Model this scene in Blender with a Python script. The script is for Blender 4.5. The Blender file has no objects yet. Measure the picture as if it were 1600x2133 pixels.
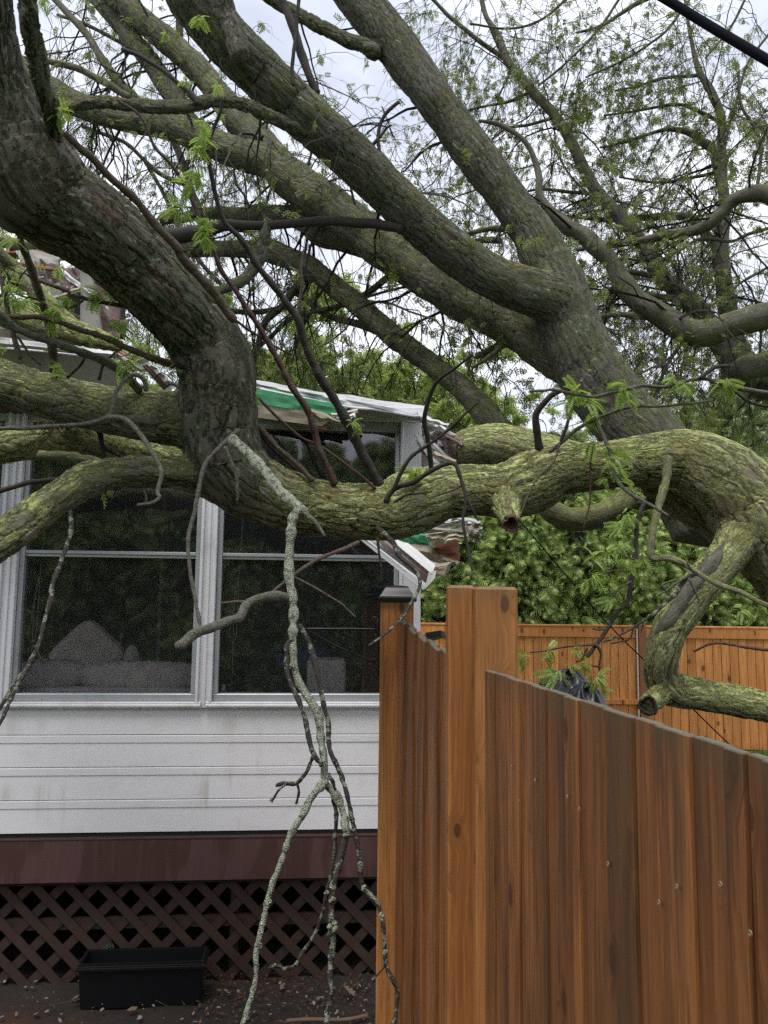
import bpy, math, random
import numpy as np
from mathutils import Matrix, Vector, Euler
S = bpy.context.scene
COL = S.collection
# ------------------------------------------------------------------ camera
F = 1557.0                      # focal length in photo pixels (photo is 1600 x 2133)
cam = bpy.data.cameras.new('camera'); cam_o = bpy.data.objects.new('camera', cam); COL.objects.link(cam_o)
cam.sensor_fit = 'HORIZONTAL'; cam.sensor_width = 36.0; cam.lens = 36.0 * F / 1600.0
cam.clip_start = 0.05; cam.clip_end = 2000
EYE = 1.9
PITCH, ROLL = math.radians(6.0), math.radians(0.7)
RM = Matrix.Rotation(math.pi / 2 + PITCH, 3, 'X') @ Matrix.Rotation(ROLL, 3, 'Z')
cam_o.matrix_world = Matrix.Translation((0, 0, EYE)) @ RM.to_4x4()
S.camera = cam_o
RN = np.array(RM)
# ------------------------------------------------------------------ world, sun, exposure
SUN_EL, SUN_AZ = math.radians(68), math.radians(200)
w = bpy.data.worlds.new("World"); S.world = w; w.use_nodes = True
nt = w.node_tree; nt.nodes.clear()
wo = nt.nodes.new('ShaderNodeOutputWorld'); bg = nt.nodes.new('ShaderNodeBackground')
sky = nt.nodes.new('ShaderNodeTexSky'); sky.sky_type = 'NISHITA'; sky.sun_disc = False
sky.sun_elevation = SUN_EL; sky.sun_rotation = SUN_AZ
tc = nt.nodes.new('ShaderNodeTexCoord')
mp = nt.nodes.new('ShaderNodeMapping'); mp.inputs['Scale'].default_value = (1, 1, 2.2)
ns_ = nt.nodes.new('ShaderNodeTexNoise'); ns_.inputs['Scale'].default_value = 2.6; ns_.inputs['Detail'].default_value = 5
rp = nt.nodes.new('ShaderNodeValToRGB')
rp.color_ramp.elements[0].position = 0.36; rp.color_ramp.elements[0].color = (4.6, 5.0, 6.0, 1)
rp.color_ramp.elements[1].position = 0.62; rp.color_ramp.elements[1].color = (8.6, 8.8, 9.3, 1)
mx = nt.nodes.new('ShaderNodeMixRGB'); mx.inputs[0].default_value = 0.94
nt.links.new(tc.outputs['Generated'], mp.inputs[0]); nt.links.new(mp.outputs[0], ns_.inputs['Vector'])
nt.links.new(ns_.outputs['Fac'], rp.inputs[0]); nt.links.new(sky.outputs[0], mx.inputs[1]); nt.links.new(rp.outputs[0], mx.inputs[2])
nt.links.new(mx.outputs[0], bg.inputs[0]); bg.inputs[1].default_value = 0.094
nt.links.new(bg.outputs[0], wo.inputs[0])
sl = bpy.data.lights.new('sun', 'SUN'); sl.energy = 1.5; sl.angle = math.radians(25); sl.color = (1, 0.97, 0.92)
so = bpy.data.objects.new('sun', sl); COL.objects.link(so)
sd = Vector((math.sin(SUN_AZ) * math.cos(SUN_EL), math.cos(SUN_AZ) * math.cos(SUN_EL), math.sin(SUN_EL)))
so.rotation_euler = sd.to_track_quat('Z', 'Y').to_euler(); so.location = sd * 30
S.view_settings.view_transform = 'Standard'; S.view_settings.look = 'None'
S.view_settings.exposure = 0.80; S.view_settings.gamma = 1.0; S.view_settings.use_curve_mapping = False
S.render.engine = 'CYCLES'
S.cycles.use_denoising = False
S.cycles.use_adaptive_sampling = False; S.cycles.sample_clamp_indirect = 2.0; S.cycles.caustics_reflective = False; S.cycles.caustics_refractive = False; S.cycles.blur_glossy = 1.0
S.cycles.max_bounces = 6; S.cycles.transparent_max_bounces = 12
rnd = random.Random(7); rng = np.random.default_rng(11)

# ------------------------------------------------------------------ geometry helpers
def P(px, py, Z):
    """World point seen at photo pixel (px, py), Z metres in front of the camera."""
    px = np.asarray(px, float); py = np.asarray(py, float); Z = np.asarray(Z, float)
    d = np.stack(np.broadcast_arrays((px - 800) / F * Z, -(py - 1066.5) / F * Z, -Z), -1)
    return d @ RN.T + np.array([0, 0, EYE])

def mesh_np(name, V, Fc, attrs=None, smooth=False):
    V = np.asarray(V, np.float32); 
    m = bpy.data.meshes.new(name)
    m.vertices.add(len(V)); m.vertices.foreach_set('co', V.ravel())
    if not isinstance(Fc, list): Fc = [Fc]
    Fc = [np.asarray(f, np.int32) for f in Fc if len(f)]
    tot = sum(f.size for f in Fc); npoly = sum(len(f) for f in Fc)
    m.loops.add(tot); m.loops.foreach_set('vertex_index', np.concatenate([f.ravel() for f in Fc]))
    m.polygons.add(npoly)
    sizes = np.concatenate([np.full(len(f), f.shape[1], np.int32) for f in Fc])
    m.polygons.foreach_set('loop_start', np.concatenate([[0], np.cumsum(sizes)[:-1]]).astype(np.int32))
    m.update(calc_edges=True)
    m.polygons.foreach_set('use_smooth', np.full(npoly, smooth))
    for k, a in (attrs or {}).items():
        at = m.attributes.new(k, 'FLOAT_VECTOR', 'POINT'); at.data.foreach_set('vector', np.asarray(a, np.float32).ravel())
    m.validate()
    return m

def link(name, mesh, mat=None, parent=None, label=None, cat=None, kind=None, group=None, loc=None, rot=None):
    o = bpy.data.objects.new(name, mesh); COL.objects.link(o)
    if mat is not None and mesh is not None and not mesh.materials: mesh.materials.append(mat)
    if parent is not None: o.parent = parent
    if loc is not None: o.location = loc
    if rot is not None: o.rotation_euler = rot
    for k, v in (('label', label), ('category', cat), ('kind', kind), ('group', group)):
        if v: o[k] = v
    return o

def empty(name, label, cat, loc=(0, 0, 0), rot=0, group=None):
    o = link(name, None, None, None, label, cat, None, group, loc, (0, 0, rot)); o.empty_display_size = .1

    return o

QB = [(0, 3, 2, 1), (4, 5, 6, 7), (0, 1, 5, 4), (1, 2, 6, 5), (2, 3, 7, 6), (3, 0, 4, 7)]
def box_vf(x0, x1, y0, y1, z0, z1):
    return [(x0, y0, z0), (x1, y0, z0), (x1, y1, z0), (x0, y1, z0), (x0, y0, z1), (x1, y0, z1), (x1, y1, z1), (x0, y1, z1)]
def box(name, b, mat, parent=None, bev=0.0, **kw):
    """b = one box or a list of boxes (x0,x1,y0,y1,z0,z1), bevelled, as one mesh."""
    import bmesh
    bs = b if isinstance(b, list) else [b]
    V = []; Fs = []
    for q in bs:
        k = len(V); V += box_vf(*q); Fs += [tuple(i + k for i in f) for f in QB]
    m = bpy.data.meshes.new(name); m.from_pydata(V, [], Fs)
    if bev > 0:
        bm = bmesh.new(); bm.from_mesh(m)
        bmesh.ops.bevel(bm, geom=bm.edges[:], offset=bev, segments=1, affect='EDGES')
        bm.to_mesh(m); bm.free()
    return link(name, m, mat, parent, **kw)

def catmull(A, step, xy=2):
    """Resample rows of A (first xy columns are the metric) at about `step`."""
    A = np.asarray(A, float)
    E = np.vstack([2 * A[0] - A[1], A, 2 * A[-1] - A[-2]])
    out = []
    for i in range(1, len(E) - 2):
        p0, p1, p2, p3 = E[i - 1], E[i], E[i + 1], E[i + 2]
        L = np.linalg.norm((p2 - p1)[:xy]); n = max(2, int(math.ceil(L / step)))
        t = (np.arange(n) / n)[:, None]
        out.append(0.5 * (2 * p1 + (p2 - p0) * t + (2 * p0 - 5 * p1 + 4 * p2 - p3) * t ** 2 + (3 * p1 - p0 - 3 * p2 + p3) * t ** 3))
    out.append(A[-1][None]); return np.vstack(out)

def smooth_noise(n, every, amp, r):
    k = max(2, int(n / every) + 2); v = r.normal(0, 1, k)
    x = np.linspace(0, k - 1, n); i = np.minimum(x.astype(int), k - 2); f = x - i; f = f * f * (3 - 2 * f)
    return amp * (v[i] * (1 - f) + v[i + 1] * f)

def frames(C):
    T = np.gradient(C, axis=0); T /= np.linalg.norm(T, axis=1)[:, None] + 1e-12
    U = np.zeros_like(T); a = np.array([0, 0, 1.0]) if abs(T[0, 2]) < .9 else np.array([1.0, 0, 0])
    u = np.cross(T[0], a); u /= np.linalg.norm(u)
    for i in range(len(T)):
        u = u - T[i] * (u @ T[i]); u /= np.linalg.norm(u) + 1e-12; U[i] = u
    return T, U, np.cross(T, U)

def tube_geo(C, R, nseg, bscale=1.0, cap0='round', cap1='round', lump=0.0, lr=None, off=None, per=14):
    T, U, W = frames(C); n = len(C); th = np.arange(nseg) / nseg * 2 * math.pi
    s = np.concatenate([[0], np.cumsum(np.linalg.norm(np.diff(C, axis=0), axis=1))])
    c, d = np.cos(th), np.sin(th)
    rr = np.repeat(R[:, None], nseg, 1)
    if lump and lr is not None:
        for f, a in ((1, .5), (2, .6), (3, .35), (5, .22)):
            ph = smooth_noise(n, per, 1.0, lr) + lr.uniform(0, 6); am = np.abs(smooth_noise(n, per, 1, lr))
            rr = rr * (1 + lump * a * am[:, None] * np.cos(f * th[None] + ph[:, None]))
    V = C[:, None] + rr[..., None] * (U[:, None] * c[None, :, None] + W[:, None] * d[None, :, None])
    off = rng.uniform(0, 20, 3) if off is None else off
    Rm = max(R.mean(), 1e-4)
    bk = np.stack([np.broadcast_to(c * Rm, (n, nseg)), np.broadcast_to(d * Rm, (n, nseg)), np.repeat(s[:, None], nseg, 1)], -1) * bscale + off
    V = V.reshape(-1, 3); bk = bk.reshape(-1, 3)
    i = np.arange(n - 1)[:, None] * nseg; j = np.arange(nseg)[None]; j2 = (j + 1) % nseg
    Q = np.stack([i + j, i + j2, i + nseg + j2, i + nseg + j], -1).reshape(-1, 4)
    Fs = [Q]; base = n * nseg
    ex = []; tri = []
    for k, (end, cp) in enumerate(((0, cap0), (n - 1, cap1))):
        sg = -1 if k == 0 else 1
        tip = C[end] + T[end] * sg * R[end] * (.7 if cp == 'round' else (-.35 if cp == 'hollow' else .03))
        ex.append(tip); a = end * nseg + np.arange(nseg); b = end * nseg + (np.arange(nseg) + 1) % nseg
        cc = np.full(nseg, base + k)
        tri.append(np.stack([a, cc, b] if k == 0 else [a, b, cc], -1))
    V = np.vstack([V, ex]); bk = np.vstack([bk, bk[:1], bk[-1:]])
    Fs.append(np.vstack(tri))
    return V, Fs, bk

def chain_sdf(V, C, R):
    """distance to a chain of spheres-swept segments, with the outward direction"""
    best = np.full(len(V), 1e9); g = np.zeros_like(V)
    for i in range(len(C) - 1):
        a, b = C[i], C[i + 1]; ab = b - a; t = np.clip(((V - a) @ ab) / (ab @ ab + 1e-12), 0, 1)
        q = a + t[:, None] * ab; dv = V - q; L = np.linalg.norm(dv, axis=1); sd_ = L - (R[i] * (1 - t) + R[i + 1] * t)
        m = sd_ < best; best[m] = sd_[m]; g[m] = dv[m] / (L[m, None] + 1e-9)
    return best, g

class Limb: pass
def limb(pts, Z, step=4.0, wob=0.0, lump=.05, bscale=1.0, cap0='round', cap1='round', minseg=8, maxseg=150):
    """pts: (x, y, r) photo pixels; Z: (z0, z1) or one value per point."""
    A = np.array(pts, float)
    if np.isscalar(Z): Zs = np.full(len(A), float(Z))
    elif len(Z) == 2 and len(A) != 2:
        s = np.concatenate([[0], np.cumsum(np.hypot(*np.diff(A[:, :2], axis=0).T))]); Zs = Z[0] + (Z[1] - Z[0]) * s / s[-1]
    else: Zs = np.array(Z, float)
    A = np.column_stack([A[:, :2], A[:, 2], Zs]); A = catmull(A, step)
    n = len(A)
    if wob: 
        A[:, 0] += smooth_noise(n, 9, wob, rng); A[:, 1] += smooth_noise(n, 9, wob, rng)
        A[:, 3] += smooth_noise(n, 12, wob * 2 / F * A[0, 3], rng)
    L = Limb(); L.C = P(A[:, 0], A[:, 1], A[:, 3]); L.R = np.maximum(A[:, 2], .5) * A[:, 3] / F
    per = max(3, 2.6 * A[:, 2].mean() / step)
    L.R = L.R * (1 + smooth_noise(n, per * (1 if A[:, 2].mean() > 13 else .6), lump * .6, rng))
    nseg = int(np.clip(2 * math.pi * A[:, 2].mean() / step, minseg, maxseg))
    L.px = A; L.V, L.F, L.bk = tube_geo(L.C, L.R, nseg, bscale, cap0, cap1, lump, rng, None, per)
    return L

def fuse(a, b, k=None):
    """swell two limbs towards each other where they meet, so the fork has a collar instead of a crease"""
    kk = k or 0.55 * min(np.median(a.R), np.median(b.R))
    for p, q in ((a, b), (b, a)):
        st = max(1, len(q.C) // 60); C = q.C[::st]; R = q.R[::st]
        lo = C.min(0) - R.max() - kk * 2; hi = C.max(0) + R.max() + kk * 2
        idx = np.where(np.all((p.V > lo) & (p.V < hi), axis=1))[0]
        if len(idx) == 0: continue
        V = p.V[idx]; sb, gb = chain_sdf(V, C, R)
        s2 = max(1, len(p.C) // 60); _, ga = chain_sdf(V, p.C[::s2], p.R[::s2])
        h = np.clip(.5 + .5 * np.maximum(sb, 0) / kk, 0, 1)
        amt = (1 - h) * (kk * h - np.maximum(sb, 0)); amt = np.where(sb < kk, np.maximum(amt, 0), 0)
        amt *= np.clip(1 + sb / (.5 * kk), 0, 1)
        g = h[:, None] * ga + (1 - h)[:, None] * gb; g /= np.linalg.norm(g, axis=1)[:, None] + 1e-6
        p.V[idx] = V + g * (amt * 1.25)[:, None]

def place(L, name, mat, root, **kw):
    o0 = np.array(root.location)
    at = {'bark': L.bk}
    if hasattr(L, 'g'): at['growth'] = np.stack([L.g] * 3, -1)
    m = mesh_np(name, L.V - o0, L.F, at, smooth=True)
    return link(name, m, mat, root, **kw)

# ------------------------------------------------------------------ material helpers
class NB:
    def __init__(s, name, disp=False):
        s.m = bpy.data.materials.new(name); s.m.use_nodes = True; s.t = s.m.node_tree; s.t.nodes.clear()
        s.out = s.t.nodes.new('ShaderNodeOutputMaterial')
        if disp: s.m.displacement_method = 'BOTH'
    def n(s, typ, **kw):
        x = s.t.nodes.new('ShaderNode' + typ)
        for k, v in kw.items():
            if k.startswith('_'): setattr(x, k[1:], v)
            else:
                key = int(k[1:]) if k[0] == 'i' and k[1:].isdigit() else k.replace('__', ' ')
                s.set(x.inputs[key], v)
        return x
    def set(s, inp, v):
        if isinstance(v, bpy.types.NodeSocket): s.t.links.new(v, inp)
        elif isinstance(v, bpy.types.Node): s.t.links.new(v.outputs[0], inp)
        else:
            if inp.type == 'RGBA' and len(v) == 3: v = (*v, 1)
            inp.default_value = v
    def math(s, op, a, b=0.0, c=0.0, clamp=False):
        x = s.t.nodes.new('ShaderNodeMath'); x.operation = op; x.use_clamp = clamp
        s.set(x.inputs[0], a); s.set(x.inputs[1], b); s.set(x.inputs[2], c); return x.outputs[0]
    def mix(s, f, a, b, mode='MIX'):
        x = s.t.nodes.new('ShaderNodeMixRGB'); x.blend_type = mode; s.set(x.inputs[0], f); s.set(x.inputs[1], a); s.set(x.inputs[2], b); return x.outputs[0]
    def ramp(s, f, lo, hi, a=0.0, b=1.0):
        x = s.t.nodes.new('ShaderNodeMapRange'); x.interpolation_type = 'SMOOTHSTEP'
        s.set(x.inputs[0], f); x.inputs[1].default_value = lo; x.inputs[2].default_value = hi; x.inputs[3].default_value = a; x.inputs[4].default_value = b
        return x.outputs[0]
    def noise(s, vec, scale, detail=4, rough=.55, out=0, dist=0.0):
        x = s.n('TexNoise', Scale=scale, Detail=detail, Roughness=rough, Distortion=dist)
        if vec is not None: s.set(x.inputs['Vector'], vec)
        return x.outputs[out]
    def vor(s, vec, scale, feature='F1', out=0, rand=1.0):
        x = s.n('TexVoronoi', _feature=feature, Scale=scale, Randomness=rand); s.set(x.inputs['Vector'], vec); return x.outputs[out]
    def mapv(s, vec, scale=(1, 1, 1), loc=(0, 0, 0)):
        x = s.n('Mapping', Scale=scale, Location=loc); s.set(x.inputs[0], vec); return x.outputs[0]
    def vadd(s, a, b, op='ADD'):
        x = s.t.nodes.new('ShaderNodeVectorMath'); x.operation = op; s.set(x.inputs[0], a); s.set(x.inputs[1], b); return x.outputs[0]
    def vscale(s, a, f):
        x = s.t.nodes.new('ShaderNodeVectorMath'); x.operation = 'SCALE'; s.set(x.inputs[0], a); s.set(x.inputs['Scale'], f); return x.outputs[0]
    def bump(s, h, strength=.5, dist=.01, nrm=None):
        x = s.n('Bump', Strength=strength, Distance=dist, Height=h)
        if nrm is not None: s.set(x.inputs['Normal'], nrm)
        return x.outputs[0]
    def bsdf(s, col, rough=.8, nrm=None, spec=.5, metal=0.0, **kw):
        x = s.n('BsdfPrincipled'); s.set(x.inputs['Base Color'], col); s.set(x.inputs['Roughness'], rough)
        s.set(x.inputs['Specular IOR Level'], spec); s.set(x.inputs['Metallic'], metal)
        for k, v in kw.items(): s.set(x.inputs[k.replace('__', ' ')], v)
        if nrm is not None: s.set(x.inputs['Normal'], nrm)
        return x.outputs[0]
    def surf(s, sh): s.t.links.new(sh, s.out.inputs[0]); return s.m

def bark_mat(name, base=(.085, .07, .052), dark=(.018, .014, .011), algae=(.10, .115, .055), moss=(.2, .21, .05),
             alg=.5, mossy=.3, disp=.012, lichen=.25, rust=.15, sc=1.0, second=None):
    b = NB(name, disp=disp > 0); gro = 0.0
    if second:      # the limb's growth of moss changes along its length, carried by the bark itself
        gro = b.n('SeparateXYZ', i0=b.n('Attribute', _attribute_name='growth').outputs['Vector']).outputs[0]
        base = b.mix(gro, base, second['base']); algae = b.mix(gro, algae, second['algae']); moss = b.mix(gro, moss, second['moss'])
    v = b.n('Attribute', _attribute_name='bark').outputs['Vector']
    pos = b.n('NewGeometry')
    nz = b.n('SeparateXYZ', i0=pos.outputs['Normal']).outputs[2]
    wv = b.vscale(b.vadd(b.noise(v, 9 * sc, 3, .6, 1), (.5, .5, .5), 'SUBTRACT'), .05 / sc)
    v2 = b.vadd(v, wv)
    vv = b.mapv(v2, (25 * sc, 25 * sc, 5.2 * sc))
    edge = b.vor(vv, 1.0, 'DISTANCE_TO_EDGE')
    cell = b.n('TexVoronoi', Scale=1.0, Vector=vv).outputs['Color']
    cellv = b.n('SeparateXYZ', i0=cell).outputs[0]
    plate = b.ramp(edge, .0, .13)
    rid = b.noise(b.mapv(v2, (30 * sc, 30 * sc, 7 * sc)), 1.0, 8, .68)
    ridg = b.math('ABSOLUTE', b.math('SUBTRACT', rid, .5))
    ridge = b.ramp(ridg, .0, .055)
    low = b.noise(v, 5 * sc, 3, .5)
    crackm = b.ramp(b.noise(b.mapv(v, (7 * sc, 7 * sc, 2.5 * sc)), 1, 2), .38, .6)
    fine = b.noise(b.mapv(v, (1, 1, .6)), 150 * sc, 4, .7)
    platee = b.math('MULTIPLY_ADD', b.math('SUBTRACT', plate, 1.0), b.math('MULTIPLY_ADD', crackm, .75, .25), 1.0)
    h = b.math('MULTIPLY', platee, b.math('MULTIPLY_ADD', cellv, .3, .7))
    h = b.math('MULTIPLY_ADD', ridge, .45, b.math('MULTIPLY', h, .55))
    h = b.math('MULTIPLY_ADD', b.noise(b.mapv(v2, (1, 1, .4)), 95 * sc, 5, .7), .35, b.math('SUBTRACT', h, .17))
    col = b.mix(b.ramp(h, .18, .62), dark, base)
    col = b.mix(b.math('MULTIPLY', b.noise(v, 30 * sc, 4), .6), col, b.mix(.5, base, (.2, .19, .165)))
    rs = b.math('MULTIPLY', b.ramp(b.noise(b.mapv(v, (9 * sc, 9 * sc, 3 * sc), (3, 3, 3)), 1, 3), .60, .70), rust * 3, clamp=True)
    rs = b.math('MULTIPLY', rs, b.ramp(h, .15, .45, 1, .25))
    col = b.mix(rs, col, (.15, .06, .035))
    am = b.math('MULTIPLY', b.ramp(b.noise(v, 11 * sc, 5, .6), .62 - alg * .35, .78 - alg * .3), b.ramp(h, .08, .55, .25, 1))
    col = b.mix(b.math('MULTIPLY', am, .85), col, algae)
    lm = b.math('MULTIPLY', b.ramp(b.noise(b.mapv(v, (1, 1, 1), (7, 1, 2)), 42 * sc, 5, .65), .64 - lichen * .12, .70 - lichen * .1), b.ramp(h, .3, .6))
    col = b.mix(b.math('MULTIPLY', lm, .75), col, (.26, .29, .21))
    mn = b.noise(b.mapv(v, (1, 1, 1), (1, 9, 4)), 14 * sc, 5, .62)
    mk = b.math('ADD', b.math('MULTIPLY', nz, .8), b.math('MULTIPLY', b.math('SUBTRACT', mn, .5), 1.6))
    if second: mk = b.math('MULTIPLY_ADD', gro, second['add'], mk)
    mm = b.ramp(mk, .75 - mossy * .95, 1.0 - mossy * .85)
    mm2 = b.math('MULTIPLY', mm, b.ramp(h, .05, .4, .35, 1))
    mcol = b.mix(b.ramp(b.noise(v, 75 * sc, 5, .7), .35, .65), b.mix(.6, moss, (.05, .055, .02)), b.mix(1.0, moss, (1.25, 1.25, 1.25), 'MULTIPLY'))
    mcol = b.mix(b.ramp(b.noise(b.mapv(v, loc=(4, 4, 4)), 7 * sc, 3), .52, .68), mcol, (.24, .21, .045))
    col = b.mix(mm2, col, mcol)
    hh = b.math('ADD', h, b.math('MULTIPLY', mm, b.math('MULTIPLY', b.noise(v, 90 * sc, 3), .25)))
    nrm = b.bump(fine, .55, .006 / sc)
    sh = b.bsdf(col, b.math('MULTIPLY_ADD', fine, .35, .5), nrm, spec=.3)
    if disp > 0:
        hh = b.math('MULTIPLY_ADD', low, .6, hh)
        d = b.n('Displacement', Height=hh, Midlevel=.9, Scale=disp); b.t.links.new(d.outputs[0], b.out.inputs[2])
    else:
        nrm = b.bump(h, .8, .006, nrm); b.set(sh.node.inputs['Normal'], nrm)
    return b.surf(sh)

M = {}
M['bare'] = bark_mat('bare_wood', base=(.13, .115, .09), dark=(.06, .045, .035), algae=(.11, .115, .07), alg=.5, mossy=-.2, disp=.003, lichen=.1, rust=.6, sc=1.5)
M['bark_dark'] = bark_mat('bark_dark', base=(.125, .108, .082), dark=(.011, .009, .007), algae=(.068, .078, .042), alg=.6, mossy=.10, disp=.015, lichen=.5, rust=.7, sc=.9)
M['bark_moss'] = bark_mat('bark_moss', base=(.20, .165, .11), dark=(.02, .015, .010), algae=(.19, .195, .095), moss=(.37, .40, .14), alg=.75, mossy=.62, disp=.010, lichen=.3, rust=.3, sc=1.2)
M['bark_limb'] = bark_mat('bark_limb', base=(.10, .085, .06), dark=(.013, .010, .008), algae=(.095, .108, .048), moss=(.33, .35, .11), alg=.65, mossy=.40, disp=.009, lichen=.35, rust=.1, sc=1.2)
M['bark_back'] = bark_mat('bark_back', base=(.115, .103, .075), dark=(.011, .009, .007), algae=(.105, .112, .055), moss=(.18, .195, .065), alg=.7, mossy=.40, disp=.014, lichen=.25, rust=.12, sc=.85)
M['bark_grey'] = bark_mat('bark_grey', base=(.082, .074, .058), dark=(.006, .005, .004), algae=(.070, .080, .040), moss=(.14, .155, .05), alg=.62, mossy=.38, disp=.016, lichen=.35, rust=.2, sc=.85)
M['bark_far'] = bark_mat('bark_far', base=(.11, .097, .072), dark=(.018, .015, .011), algae=(.10, .105, .055), moss=(.17, .18, .065), alg=.65, mossy=.35, disp=0, lichen=.1, rust=.0, sc=.85)
M['bark_smooth'] = bark_mat('bark_smooth', base=(.13, .11, .09), algae=(.14, .15, .07), moss=(.26, .28, .08), alg=.8, mossy=.45, disp=0.003, lichen=.6, rust=.0, sc=2.4)

def twig_mat(name, base, spot, amount, scale=60, rough=.7):
    b = NB(name); v = b.n('Attribute', _attribute_name='bark').outputs['Vector']
    n1 = b.noise(v, scale, 4, .65); n2 = b.noise(b.mapv(v, (1, 1, .25)), 35, 3)
    col = b.mix(n2, base, tuple(c * .45 for c in base))
    mk = b.ramp(n1, .62 - amount * .3, .68 - amount * .28)
    cr = b.vor(v, 330, 'F1')
    col = b.mix(mk, col, b.mix(b.ramp(b.math('ADD', cr, b.math('MULTIPLY', b.noise(v, 90, 4), .6)), .5, .95), spot, tuple(c * .38 for c in spot)))
    nrm = b.bump(b.math('ADD', b.math('MULTIPLY', mk, b.math('SUBTRACT', 1.4, cr)), b.noise(v, 260, 3)), .9, .005)
    return b.surf(b.bsdf(col, rough, nrm, spec=.35))
M['twig_dark'] = twig_mat('twig_dark', (.045, .036, .03), (.12, .125, .09), .15)
M['twig_red'] = twig_mat('twig_red', (.10, .045, .035), (.10, .085, .06), .25, rough=.45)
M['twig_brown'] = twig_mat('twig_brown', (.115, .075, .052), (.19, .19, .13), .3)
M['twig_grey'] = twig_mat('twig_grey', (.16, .145, .125), (.22, .24, .15), .5)
M['twig_lichen'] = twig_mat('twig_lichen', (.14, .12, .10), (.50, .54, .40), .78, 60)
M['twig_spotty'] = twig_mat('twig_spotty', (.05, .038, .036), (.42, .47, .34), .36, 45)
M['twig_far'] = twig_mat('twig_far', (.038, .031, .024), (.075, .072, .05), .25)

def leaf_mat(name, c1, c2, trans=.35, scale=9):
    b = NB(name); g = b.n('NewGeometry'); rpi = g.outputs['Random Per Island']
    col = b.mix(rpi, c1, c2); oi = b.n('ObjectInfo').outputs['Random']
    col = b.mix(b.math('MULTIPLY', oi, .25), col, c1)
    p = b.bsdf(col, .5, None, spec=.35)
    t = b.n('BsdfTranslucent', Color=b.mix(.5, col, (1, 1, .3), 'MULTIPLY')).outputs[0]
    x = b.n('MixShader', i0=trans, i1=p, i2=t); return b.surf(x.outputs[0])
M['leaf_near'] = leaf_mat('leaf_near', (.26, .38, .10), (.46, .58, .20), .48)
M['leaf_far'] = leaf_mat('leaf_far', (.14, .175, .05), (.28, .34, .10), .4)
M['leaf_back'] = leaf_mat('leaf_back', (.28, .36, .11), (.52, .62, .24), .5)
M['cedar'] = leaf_mat('cedar', (.12, .18, .045), (.42, .50, .14), .3)
M['cedar_dark'] = leaf_mat('cedar_dark', (.05, .09, .04), (.13, .19, .085), .2)
M['grass'] = leaf_mat('grass', (.07, .15, .02), (.16, .28, .05), .3)

def simple(name, col, rough=.6, var=.15, scale=12, bump=.15, spec=.4, metal=0.0, dirt=None, dirtam=.3, stretch=(1, 1, 1), bdist=.002):
    b = NB(name); v = b.n('TexCoord').outputs['Object']; v = b.mapv(v, stretch)
    n1 = b.noise(v, scale, 5, .6); c = b.mix(n1, tuple(x * (1 - var) for x in col), tuple(min(1, x * (1 + var)) for x in col))
    if dirt: c = b.mix(b.math('MULTIPLY', b.ramp(b.noise(b.mapv(v, loc=(5, 2, 8)), scale * .5, 6, .7), .5, .72), dirtam), c, dirt)
    return b.surf(b.bsdf(c, rough, b.bump(b.noise(v, scale * 8, 4), bump, bdist), spec=spec, metal=metal))

def vinyl_mat():
    b = NB('vinyl_siding'); v = b.n('TexCoord').outputs['Object']
    n1 = b.noise(b.mapv(v, (1.2, 1, 2.5)), 1.6, 4); c = b.mix(n1, (.74, .715, .745), (.82, .80, .825))
    g = b.ramp(b.noise(b.mapv(v, (14, 1, 1.5)), 1, 5, .6), .45, .8)
    zone = b.ramp(b.noise(b.mapv(v, (1.1, 1, 3.0), (2.2, 0, .6)), 1, 2), .5, .62)
    c = b.mix(b.math('MULTIPLY', b.math('MULTIPLY', g, zone), .8), c, (.36, .33, .24))
    c = b.mix(b.math('MULTIPLY', b.ramp(b.noise(b.mapv(v, (2, 1, 3), (0, 0, 5)), 3, 6, .7), .5, .75), .25), c, (.45, .43, .38))
    sp = b.ramp(b.vor(b.mapv(v, (1, .01, 1)), 26, 'F1'), .035, .055, 1, 0)
    keep = b.ramp(b.noise(v, 6, 2), .52, .56)
    c = b.mix(b.math('MULTIPLY', b.math('MULTIPLY', sp, keep), .85), c, (.08, .06, .045))
    return b.surf(b.bsdf(c, .38, b.bump(b.noise(b.mapv(v, (3, 1, 30)), 4, 4), .06, .002), spec=.5))
M['vinyl'] = vinyl_mat()
M['white_trim'] = simple('white_trim', (.70, .69, .72), .4, .06, 8, .05, dirt=(.2, .17, .13), dirtam=.35)
M['alu'] = simple('aluminium_frame', (.42, .43, .45), .38, .08, 10, .05, metal=.3, dirt=(.12, .11, .1), dirtam=.3)
M['roof_metal'] = simple('roof_metal', (.5, .5, .51), .45, .12, 14, .25, dirt=(.13, .12, .10), dirtam=.65)
M['mossy_roof'] = simple('mossy_roof', (.085, .08, .045), .9, .6, 18, .8, dirt=(.22, .20, .17), dirtam=.6, bdist=.01)
M['white_metal'] = simple('white_metal', (.62, .61, .62), .4, .1, 10, .1, dirt=(.09, .08, .06), dirtam=.75)
M['brown_metal'] = simple('brown_metal', (.10, .055, .048), .33, .2, 9, .1, dirt=(.3, .27, .25), dirtam=.25)
M['crumple'] = simple('crumpled_foil', (.17, .115, .11), .25, .45, 22, .3, dirt=(.45, .42, .42), dirtam=.7)
M['tan_wood'] = simple('tan_wood', (.36, .31, .23), .8, .25, 10, .4, dirt=(.10, .08, .055), dirtam=.7, stretch=(.5, 1, 3))
M['green_foam'] = simple('green_foam', (.09, .36, .18), .8, .12, 25, .35, dirt=(.06, .09, .05), dirtam=.85)
M['cream_foam'] = simple('cream_foam', (.55, .5, .38), .85, .12, 20, .5, dirt=(.15, .12, .08), dirtam=.6)
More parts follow.
